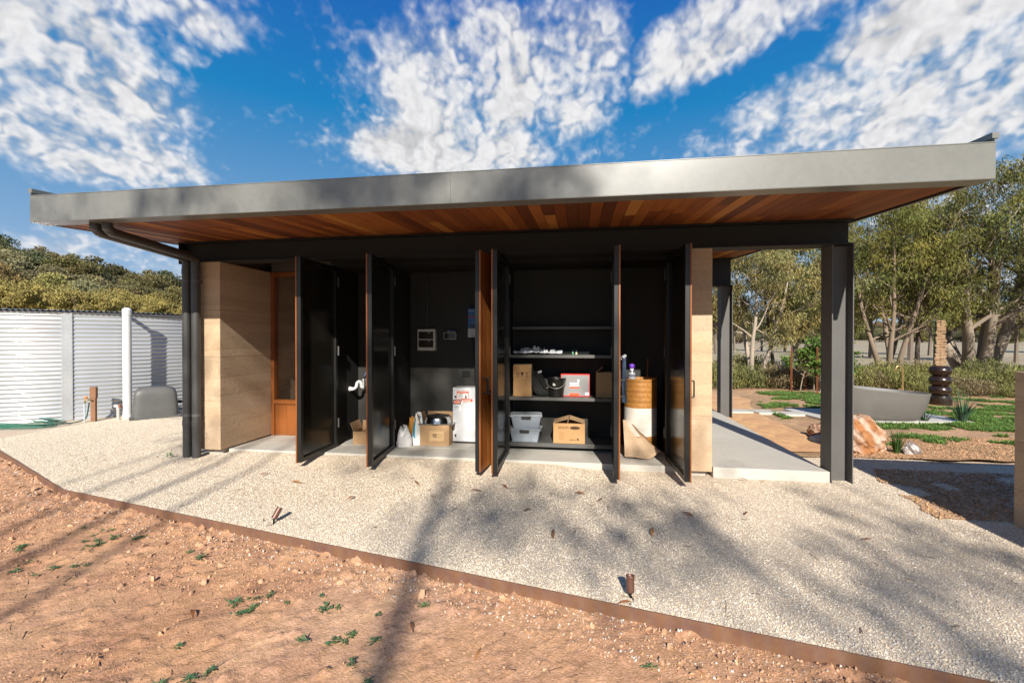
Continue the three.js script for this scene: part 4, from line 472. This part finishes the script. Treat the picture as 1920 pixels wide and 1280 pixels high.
function rock(label, x, y, z, sx, sy, sz, seed, c1, c2, turn) { const g = new THREE.IcosahedronGeometry(1, 24), p = g.attributes.position, col = new Float32Array(p.count * 3); for (let i = 0; i < p.count; i++) { const X = p.getX(i), Y = p.getY(i), Z = p.getZ(i); const n = fbm(X * 1.4 + seed, Y * 1.4 + Z * 1.1, 3, 441) + .5 * fbm(Z * 1.6 - seed, Y * 1.2 + X, 3, 451), m = fbm(X * 5 + seed + Z * 2, Y * 5 + Z * 3, 4, 461), fac = Math.abs(fbm(X * 2.4 + Z, Y * 2.6 - Z + seed, 2, 471) - .5) * 2; const k = .62 + .42 * n + .18 * (m - .5) - .16 * fac; p.setXYZ(i, X * k * sx, Math.max(-.5, Y * k) * sy, Z * k * sz); const q = sstep(.42, .66, fbm(X * 2 + seed + 3, Y * 2 + Z * 2, 4, 481)); for (let e = 0; e < 3; e++) col[i * 3 + e] = mix(c1[e], c2[e], q) * (.7 + .6 * m); } g.setAttribute('color', new THREE.BufferAttribute(col, 3)); g.computeVertexNormals(); uvBox(g); const o = tag(mesh('boulder', g, std([1, 1, 1], .95, { vertexColors: true, bumpMap: rep(tSoilBump, 3), bumpScale: .012 })), label, 'rock'); o.position.set(x, y, z); o.rotation.y = turn; return o; }
rock('large orange and white quartz boulder next to the steel post', 3.70, .16, -6.72, .38, .36, .34, 4.2, [.40, .17, .06], [.60, .42, .31], .6); rock('small grey pointed rock beside the dark grass tuft', 4.20, .05, -6.50, .125, .12, .085, 9.1, [.20, .15, .13], [.58, .53, .50], .4); rock('dark brown rock at the path edge behind the post', 3.52, .06, -7.45, .15, .17, .13, 2.7, [.20, .075, .035], [.40, .25, .17], 1.2); rock('low white rock lying at the path edge', 3.40, .04, -7.1, .13, .07, .10, 6.7, [.55, .50, .45], [.66, .62, .57], .2);
{ // strappy plants
  const tuft = (name, label, x, y, z, n, L, w, c, seed, spread, group) => { const r = rng(seed), g = new GB(); for (let k = 0; k < n; k++) { const a = r() * 6.3, l = L * (.55 + .45 * r()), tilt = spread * (.15 + .85 * r()), cc = c.map((q) => q * (.7 + .6 * r())), bx = Math.cos(a) * .03, bz = Math.sin(a) * .03; let px = bx, py = 0, pz = bz, el = Math.PI / 2 - tilt * .35; const S = 6; let pa = null; for (let s = 0; s <= S; s++) { const ww = w * (1 - s / S) + .0006, A = g.v(px - Math.sin(a) * ww, py, pz + Math.cos(a) * ww, cc), B = g.v(px + Math.sin(a) * ww, py, pz - Math.cos(a) * ww, cc); if (pa) g.i.push(pa[0], pa[1], B, pa[0], B, A); pa = [A, B]; px += Math.cos(a) * Math.cos(el) * l / S; pz += Math.sin(a) * Math.cos(el) * l / S; py += Math.sin(el) * l / S; el -= tilt * .22 * (.6 + s * .25); } } const o = tag(mesh(name, g.build(), mLeaf), label, 'plant', group); o.position.set(x, y, z); return o; };
  tuft('strappy_plant', 'tall silvery green strappy plant in the lawn by the bath', 6.50, .03, -8.85, 95, .72, .009, [.075, .15, .075], 1, 1.15); tuft('grass_tuft', 'dark green upright grass tuft beside the boulder', 4.04, .02, -6.52, 90, .34, .005, [.045, .10, .018], 2, .7); tuft('grass_tuft', 'small grass tuft behind the boulder before the bath', 4.62, .03, -8.0, 50, .26, .005, [.05, .11, .03], 3, .8); tuft('grass_tuft', 'small green tuft at the corner of the bath slab', 5.05, .03, -8.35, 40, .13, .005, [.05, .12, .03], 4, .9); tuft('grass_tuft', 'small green tuft on the mulch beside the path', 3.85, .03, -7.55, 50, .15, .006, [.05, .12, .03], 5, .9); tuft('strappy_plant', 'low dark strappy plant beside the taller silvery one', 5.95, .03, -8.9, 60, .30, .008, [.05, .10, .04], 6, 1.2);
}
{ // ground cover and mulch
  const r = rng(81), g = new GB(); for (let k = 0; k < 9; k++) { const a = r() * 6.3, e = .5 + .8 * r(), c = [.7 + .5 * r(), .8 + .4 * r(), .7 + .5 * r()]; g.leaf(Math.cos(a) * .012, 0, Math.sin(a) * .012, Math.cos(a) * Math.cos(e), Math.sin(e), Math.sin(a) * Math.cos(e), -Math.sin(a), 0, Math.cos(a), .03 + .03 * r(), .006, c); }
  scatter('ground_cover', g.build(), mLeaf, 44000, (o, c) => { const x = mix(3.5, 14, r()), z = mix(-6.9, -13.2, Math.pow(r(), .8)), n = fbm(x * .9 + 3, z * 1.3, 4, 491), n2 = fbm(x * 3.5, z * 3.5, 2, 501); if (x < 3.55 + .25 * n2 + (z < -10 ? (-10 - z) * .35 : 0)) return 0; if (n + .3 * (n2 - .5) < .475) return 0; if (Math.abs(x - 5.42) < 1.15 && Math.abs(z + 9.45) < .72) return 0; if (z > -7.15 && n2 < .6) return 0; if (Math.hypot(x - 7.84, z + 11.28) < .72) return 0;
    const s = .6 + .9 * r(); o.position.set(x, gardH(x, z) - .002, z); o.rotation.set(0, r() * 6.3, 0); o.scale.set(s, s * (.5 + .7 * n2), s); const y = r(); c.setRGB(.11 + .09 * y, .22 + .06 * y, .045 + .04 * y); return 1; }, 'patchy green ground cover between mulch in the garden', 'ground cover');
  const cg = new THREE.BoxGeometry(1, .16, .32); scatter('bark_mulch', cg, std([1, 1, 1], .95), 36000, (o, c) => { const near = r() < .55, wall = !near && r() < .62; const x = near ? mix(3.3, 8.6, r()) : wall ? mix(2.95, 5.2, Math.pow(r(), 1.4)) : mix(3.6, 12, r()), z = near ? mix(-6.24, -7.6, Math.pow(r(), 1.2)) : wall ? mix(-4.25, -5.75, r()) : mix(-7.2, -13, r()); if (wall && (x < 3.46 - .22 * (z + 5.75) - .35 * fbm(x * 3, z * 3, 2, 521) - .1 || fbm(x * 2.2, z * 2.2, 2, 523) < .34)) return 0; if (!near && !wall && fbm(x * 1.1, z * 1.4, 3, 511) < .5) return 0; const s = mix(.012, .048, r() * r()); o.position.set(x, (wall ? .008 : gardH(x, z)) + s * .1, z); o.rotation.set((r() - .5) * .8, r() * 6.3, (r() - .5) * .8); o.scale.set(s, s * .7, s * (.5 + r() * .5)); const m = .5 + r(); c.setRGB(.44 * m, .26 * m, .14 * m); return 1; }, 'brown bark mulch chips spread over the garden beds', 'mulch');
}
console.log('garden');

// ---------------------------------------------------------------- trees
function eucalypt(seed, o) {
  const r = rng(seed), wood = new GB(), lf = new GB(), V = THREE.Vector3, tips = [], { h, stems = 1, r0 = .14, spread = .25, fork = .35, limbs = 11, leaves = 15000, L = .12, w = .0145, bark = [.30, .22, .16], tone = [.105, .125, .045], cr = .55, droop = 1, lean = [0, 0], wob = .16, reach = 1 } = o;
  const sprig = (p, d, len, rad, depth) => { const n = 5, pts = [p.clone()], rs = [rad], q = p.clone(), dir = d.clone(); for (let k = 1; k <= n; k++) { dir.x += (r() - .5) * .35; dir.z += (r() - .5) * .35; dir.y += (r() - .32) * .22; dir.normalize(); q.addScaledVector(dir, len / n); pts.push(q.clone()); rs.push(rad * (1 - .8 * k / n)); if (depth > 0 && k >= 2) { const a = r() * 6.3, nd = dir.clone().multiplyScalar(.8).add(new V(Math.cos(a) * .7, .25 * r(), Math.sin(a) * .7)).normalize(); sprig(q, nd, len * (.42 + .2 * r()), rs[k] * .7, depth - 1); } } wood.limb(pts, rs, depth > 0 ? 6 : 4, bark); tips.push(q.clone()); if (depth === 0 && r() < .5) tips.push(pts[3].clone()); };
  for (let s = 0; s < stems; s++) {
    const a = s / stems * 6.3 + r(), st = stems > 1 ? spread * (.5 + r()) : spread * .25; const dir = new V(Math.cos(a) * st + lean[0], 1, Math.sin(a) * st + lean[1]).normalize(), q = new V(Math.cos(a) * r0 * (stems > 1 ? 1.1 : 0), -.15, Math.sin(a) * r0 * (stems > 1 ? 1.1 : 0)), n = 10, pts = [q.clone()], rs = [r0 * 1.35], H = h * (.78 + .22 * r()) * .88;
    for (let k = 1; k <= n; k++) { dir.x += (r() - .5) * wob; dir.z += (r() - .5) * wob; dir.y += .05; dir.normalize(); q.addScaledVector(dir, H / n); pts.push(q.clone()); rs.push(r0 * Math.pow(1 - k / n * .93, .8)); }
    wood.limb(pts, rs, 9, bark); tips.push(q.clone()); const nl = Math.ceil(limbs / stems);
    for (let k = 0; k < nl; k++) { const t = fork + (1 - fork) * (k + r()) / nl, f = t * n, i = Math.min(n - 1, Math.floor(f)), p = pts[i].clone().lerp(pts[i + 1], f - i), b = k * 2.4 + r() * 1.5, up = .35 + .7 * r(); sprig(p, new V(Math.cos(b), up, Math.sin(b)).normalize(), reach * h * (.20 + .18 * r()) * (1.15 - .55 * t), Math.max(.012, rs[i] * .5), 1); }
  }
  const per = Math.max(4, Math.floor(leaves / tips.length));
  for (const c of tips) { const k = cr * (.55 + .7 * r()), tn = .75 + .5 * r(), yel = r(); for (let i = 0; i < per; i++) { const a = r() * 6.3, b = Math.acos(2 * r() - 1), rad = k * Math.pow(r(), .45), x = c.x + Math.cos(a) * Math.sin(b) * rad, z = c.z + Math.sin(a) * Math.sin(b) * rad, y = c.y + Math.cos(b) * rad * .72 - .1 * k; let dx = (r() - .5) * 1.3, dy = -droop * (.2 + r()), dz = (r() - .5) * 1.3; const l = Math.hypot(dx, dy, dz); dx /= l; dy /= l; dz /= l; let sx = r() - .5, sy = r() - .5, sz = r() - .5; const e = sx * dx + sy * dy + sz * dz; sx -= e * dx; sy -= e * dy; sz -= e * dz; const m = Math.hypot(sx, sy, sz) || 1; const v = tn * (.65 + .7 * r()), ww = w * (.7 + .6 * r()); lf.leaf(x, y, z, dx, dy, dz, sx / m, sy / m, sz / m, L * (.7 + .6 * r()), ww, [tone[0] * v * (1 + .35 * yel), tone[1] * v, tone[2] * v * (1 - .2 * yel)]); } }
  return { wood: wood.build(true), leaf: lf.build() };
}
function tree(name, label, pos, seed, o, group) { const t = thing(name, label, 'tree', pos, 0, group), g = eucalypt(seed, o); mesh('trunk', g.wood, mBark, t); mesh('crown', g.leaf, mLeaf, t); return t; }
const grey = [.36, .29, .22], dark = [.10, .075, .055], mid = [.23, .17, .12];
const olive = [.160, .180, .046], pale = [.245, .245, .098], deep = [.085, .108, .032];
tree('gum_tree', 'pale feathery gum tree with twin grey trunks seen beneath the beam', [5.5, 0, -15.5], 101, { h: 5.6, stems: 3, r0: .085, spread: .20, limbs: 26, leaves: 20800, cr: 0.40, tone: pale, bark: grey, fork: .26 });
tree('gum_tree', 'dark slender gum tree behind the young planted saplings', [7.0, 0, -17.2], 102, { h: 5.6, stems: 2, r0: .075, spread: .16, limbs: 16, leaves: 12000, cr: 0.40, tone: deep, bark: dark, fork: .3 });
tree('gum_tree', 'bushy olive gum tree just left of the tall front post', [8.3, 0, -18.2], 103, { h: 5.4, stems: 2, r0: .085, spread: .22, limbs: 18, leaves: 12800, cr: 0.40, tone: olive, bark: mid, fork: .26 });
tree('gum_tree', 'small leaning gum tree beside the rear post', [4.2, 0, -17.0], 104, { h: 4.8, stems: 2, r0: .05, spread: .3, limbs: 17, leaves: 11200, cr: 0.37, tone: pale, bark: mid, lean: [-.1, 0], fork: .25 });
tree('gum_tree', 'tall gum tree with several slim trunks behind the bath', [10.6, 0, -17.5], 105, { h: 7.2, stems: 4, r0: .095, spread: .24, limbs: 36, leaves: 28800, cr: 0.46, tone: olive, bark: mid, fork: .24 });
tree('gum_tree', 'slim gum tree standing behind the totem sculpture', [12.3, 0, -18.8], 106, { h: 6.9, stems: 1, r0: .09, spread: .2, limbs: 17, leaves: 13600, cr: 0.44, tone: olive, bark: dark, fork: .34 });
tree('gum_tree', 'massive old gum tree with spreading thick grey trunks by the wall', [14.2, 0, -18.9], 107, { h: 7.9, stems: 6, r0: .21, spread: .40, limbs: 54, leaves: 38400, cr: 0.48, tone: [.140, .158, .050], bark: [.30, .24, .18], fork: .26, L: .14, wob: .26 });
tree('gum_tree', 'dense dark gum tree above the low garden wall', [15.2, 0, -15.6], 108, { h: 7.2, stems: 2, r0: .10, spread: .3, limbs: 26, leaves: 22400, cr: 0.44, tone: deep, bark: dark, fork: .22 });
tree('gum_tree', 'yellow green gum tree rising between the post and the tall trees', [9.3, 0, -20.5], 109, { h: 7.2, stems: 2, r0: .09, spread: .25, limbs: 22, leaves: 17600, cr: 0.44, tone: [.215, .225, .068], bark: grey, fork: .28 });
tree('gum_tree', 'narrow olive gum tree between the totem and the massive tree', [13.4, 0, -22.5], 110, { h: 7.4, stems: 2, r0: .09, spread: .2, limbs: 18, leaves: 12800, cr: 0.48, tone: [.185, .195, .06], bark: mid, fork: .3 });
{ // shrubs, saplings, pickets
  const mk = (seed, tone) => { const r = rng(seed), g = new GB(); for (let k = 0; k < 2600; k++) { const a = r() * 6.3, rad = .46 * Math.sqrt(r()), k3 = .6 + .4 * Math.sin(a * 3 + seed) * Math.sin(rad * 14 + seed), y = Math.pow(r(), .75) * (.60 - 1.1 * rad * rad) * (.55 + .6 * k3), e = .2 + 1.3 * r(), b2 = r() * 6.3, v = .6 + .8 * r(); g.leaf(Math.cos(a) * rad, y, Math.sin(a) * rad, Math.cos(b2) * Math.cos(e), Math.sin(e), Math.sin(b2) * Math.cos(e), -Math.sin(b2), 0, Math.cos(b2), .045 + .075 * r(), .006 + .005 * r(), tone.map((q) => q * v)); } for (let k = 0; k < 7; k++) { const a = k * .9; g.limb([new THREE.Vector3(0, -.05, 0), new THREE.Vector3(Math.cos(a) * .12, .25, Math.sin(a) * .12), new THREE.Vector3(Math.cos(a) * .25, .5, Math.sin(a) * .25)], [.009, .006, .002], 4, [.16, .12, .08]); } return g.build(); };
  const kinds = [['wispy yellow green shrub in the hedge line behind the garden', mk(1, [.27, .26, .085])], ['low olive shrub in the hedge line behind the garden', mk(2, [.19, .20, .07])], ['dry brownish shrub in the hedge line behind the garden', mk(3, [.28, .22, .115])]], r = rng(91);
  const put = (x, z, s) => { const k = r() < .5 ? 0 : r() < .6 ? 1 : 2, m = tag(mesh('shrub', kinds[k][1], mLeaf), kinds[k][0], 'shrub', ['yellow green hedge shrubs', 'olive hedge shrubs', 'brown hedge shrubs'][k]); m.position.set(x, gardH(x, z), z); m.rotation.y = r() * 6; m.scale.set(s, s * (.62 + .38 * r()), s); };
  for (let k = 0; k < 30; k++) put(mix(4.0, 15.5, (k + r() * .8) / 30), -14.3 - .5 * r() + (k > 16 ? .8 : 0), .95 + .5 * r()); for (let k = 0; k < 24; k++) put(mix(4.2, 18, (k + r()) / 24), -16.2 - 1.2 * r(), 1.1 + .6 * r()); for (let k = 0; k < 9; k++) put(mix(8.8, 13, (k + r()) / 9), -12.9 - .5 * r(), .8 + .4 * r());
  const pk = [[5.56, -13.04, 'rusty steel picket left of the planted saplings'], [6.23, -13.74, 'rusty steel picket standing among the planted saplings'], [6.12, -12.89, 'rusty steel picket right of the planted saplings'], [6.36, -13.2, 'pale timber stake next to the rusty picket']]; pk.forEach(([x, z, l], i) => { const t = thing('garden_picket', l, 'picket', [x, 0, z]); mesh('shaft', merge([box(-.018, .018, -.1, i === 3 ? .95 : 1.25, -.004, .004), box(-.004, .004, -.1, i === 3 ? .95 : 1.25, .0045, .03)]), i === 3 ? std([.6, .55, .45], .8) : std([.26, .085, .035], .9), t); mesh('tip', cyl(.016, .004, i === 3 ? .95 : 1.25, i === 3 ? .97 : 1.28, 6), std([.24, .1, .05], .9), t); });
  const sg = (seed) => eucalypt(seed, { h: 1.75, stems: 1, r0: .018, limbs: 9, leaves: 900, cr: .22, tone: [.10, .19, .035], bark: [.3, .22, .15], L: .11, w: .026, fork: .35, droop: .4 }); [[5.85, -13.25, 'young sapling with reddish new leaves near the left picket'], [6.3, -13.45, 'young bright green sapling among the pickets'], [6.65, -13.0, 'young bright green sapling by the pale stake']].forEach(([x, z, l], i) => { const t = thing('sapling', l, 'sapling', [x, 0, z]), g = sg(200 + i); mesh('trunk', g.wood, mBark, t); mesh('crown', g.leaf, mLeaf, t); });
  { const t = thing('work_table', 'rusty table with stacked red timber under the trees', 'table', [10.2, 0, -20.2], .2); const m = std([.10, .05, .035], .9); mesh('table_top', rbox(-.55, .55, .72, .77, -.3, .3, .006, 1), m, t); for (const x of [-.48, .48]) for (const z of [-.24, .24]) mesh('leg', box(x - .025, x + .025, -.05, .72, z - .025, z + .025), m, t); const s = thing('timber_stack', 'stack of reddish timber lying on the rusty table', 'timber', [10.2, .772, -20.2], .2); for (let k = 0; k < 5; k++) mesh('plank', rbox(-.42 + .03 * (k % 2), .42, k * .045, k * .045 + .042, -.16, .16, .004, 1), std([.30 - .03 * (k % 2), .085, .045], .9), s); }
}
{ // woodland on the hill and beyond
  const mkFar = (seed, tone) => { const r = rng(seed), g = new GB(); g.limb([new THREE.Vector3(0, -.3, 0), new THREE.Vector3(.1, 2, 0), new THREE.Vector3(0, 4.4, .1)], [.16, .12, .05], 5, [.24, .19, .15]); for (let b = 0; b < 4; b++) { const a = b * 1.7; g.limb([new THREE.Vector3(.05, 1.6 + b * .4, 0), new THREE.Vector3(Math.cos(a) * .8, 3 + b * .3, Math.sin(a) * .8), new THREE.Vector3(Math.cos(a) * 1.3, 4.2, Math.sin(a) * 1.3)], [.08, .06, .03], 4, [.26, .21, .16]); }
    const cl = []; for (let k = 0; k < 22; k++) { const a = r() * 6.3, rad = 1.75 * Math.sqrt(r()); cl.push([Math.cos(a) * rad, 3.0 + 2.4 * r() * (1 - rad / 3.4), Math.sin(a) * rad, .5 + .45 * r(), .7 + .6 * r()]); } for (const c of cl) for (let i = 0; i < 230; i++) { const a = r() * 6.3, b = Math.acos(2 * r() - 1), d = c[3] * Math.pow(r(), .4), v = c[4] * (.7 + .6 * r()); const dir = new THREE.Vector3(r() - .5, -.2 - r() * .6, r() - .5).normalize(), s = new THREE.Vector3(r() - .5, r() - .5, r() - .5).cross(dir).normalize(); g.leaf(c[0] + Math.cos(a) * Math.sin(b) * d, c[1] + Math.cos(b) * d * .7, c[2] + Math.sin(a) * Math.sin(b) * d, dir.x, dir.y, dir.z, s.x, s.y, s.z, .17 + .10 * r(), .042 + .03 * r(), tone.map((q) => q * v)); } return g.build(); };
  const gy = mkFar(1, [.30, .245, .075]), gd = mkFar(2, [.14, .14, .058]), gg = mkFar(3, [.20, .25, .055]), gb = mkFar(4, [.25, .21, .085]); const mm = mLeaf, r = rng(301), W = (th, d) => [Math.sin(th * D2R) * d, -Math.cos(th * D2R) * d];
  const wood = (name, geo, n, fn, label) => scatter(name, geo, mm, n, (o, c) => { const q = fn(); if (!q) return 0; const [th, d, s] = q, [x, z] = W(th, d); o.position.set(x, hill(x, z) - (th > -10 ? 2.2 * s : .1), z); o.rotation.set(0, r() * 6.3, 0); o.scale.set(s * (1 + .35 * r()), s * (.8 + .3 * r()), s * (1 + .35 * r())); const m = .6 + .8 * r(); c.setRGB(m * (.85 + .4 * r()), m, m * (.8 + .5 * r())); return 1; }, label, 'woodland');
  wood('hill_woodland', gd, 900, () => { const d = mix(98, 172, r()); return [mix(-76, -33, r()), d, .9 + .8 * r() * r()]; }, 'dark green forest covering the upper hillside');
  wood('slope_woodland', gb, 420, () => [mix(-76, -33, r()), mix(74, 150, r()), .85 + .8 * r() * r()], 'olive brown forest on the lower hillside');
  wood('valley_woodland', gd, 420, () => [mix(-5, 62, r()), mix(150, 260, Math.sqrt(r())), .9 + .6 * r()], 'scattered dark trees across the far valley'); wood('far_woodland', gb, 380, () => [mix(-5, 62, r()), mix(190, 360, Math.sqrt(r())), 1 + .7 * r()], 'scattered olive trees on the far rise');
  const t0 = []; for (let k = 0; k < 42; k++) { const th = -60 + 20 * (k / 42) + 1.2 * (r() - .5), d = 60 + 20 * r() + (k % 3) * 4, g = k % 9 === 5 ? gg : gy, [x, z] = W(th, d); const m = tag(mesh('slope_tree', g, mm), g === gg ? 'bright green bushy tree at the foot of the hill' : 'yellow green gum tree at the foot of the forested hill', 'tree', g === gg ? 'bright green trees below the hill' : 'gum trees below the hill'); m.position.set(x, hill(x, z) - .15, z); m.rotation.y = r() * 6; m.scale.setScalar(.82 + .35 * r()); t0.push(m); }
  for (let k = 0; k < 14; k++) { const [x, z] = W(12 + 34 * (k + r() * .7) / 14, 42 + 30 * r()), g = k % 3 === 0 ? gd : k % 3 === 1 ? gy : gb; const m = tag(mesh('paddock_tree', g, mm), ['dark gum tree in the paddock behind the garden trees', 'yellow green gum tree in the paddock behind the garden trees', 'olive gum tree in the paddock behind the garden trees'][k % 3], 'tree', ['dark paddock trees', 'yellow green paddock trees', 'olive paddock trees'][k % 3]); m.position.set(x, hill(x, z) - .1, z); m.rotation.y = r() * 6; m.scale.setScalar(.8 + .4 * r()); }
}
// gum trees on the sunny side of the yard, whose branches shade the gravel and the roof edge
const sh = { L: .20, w: .03, bark: mid, tone: olive };
tree('yard_gum_tree', 'tall gum tree shading the middle of the yard', [2.35, -.1, 16], 401, { h: 18.5, stems: 1, r0: .18, spread: .01, lean: [-.05, 0], limbs: 8, leaves: 2600, cr: .55, fork: .80, wob: .02, reach: .34, ...sh }, 'gum trees on the sunny side of the yard');
tree('yard_gum_tree', 'broad gum tree shading the right of the yard', [4.7, -.1, 12.5], 402, { h: 13.2, stems: 2, r0: .09, spread: .09, limbs: 9, leaves: 1700, cr: .62, fork: .74, wob: .05, reach: .50, ...sh }, 'gum trees on the sunny side of the yard');
[[-2.3, 12, 17, .085], [-1.6, 12.3, 17.5, .085], [-1.22, 11.8, 17, .07], [-2.8, 11.2, 16.4, .06]].forEach(([x, z, h, q], i) => tree('yard_gum_tree', ['slim gum sapling shading the water tank side', 'slim gum sapling shading the left earth wall', 'slim gum sapling shading the first door', 'slim gum sapling shading the edging bend'][i], [x, -.1, z], 410 + i, { h, stems: 1, r0: q, spread: .02, limbs: 5, leaves: 170, cr: .4, fork: .84, wob: .03, reach: .2, ...sh }, 'gum trees on the sunny side of the yard'));
console.log('trees');
renderer.render(scene, camera);
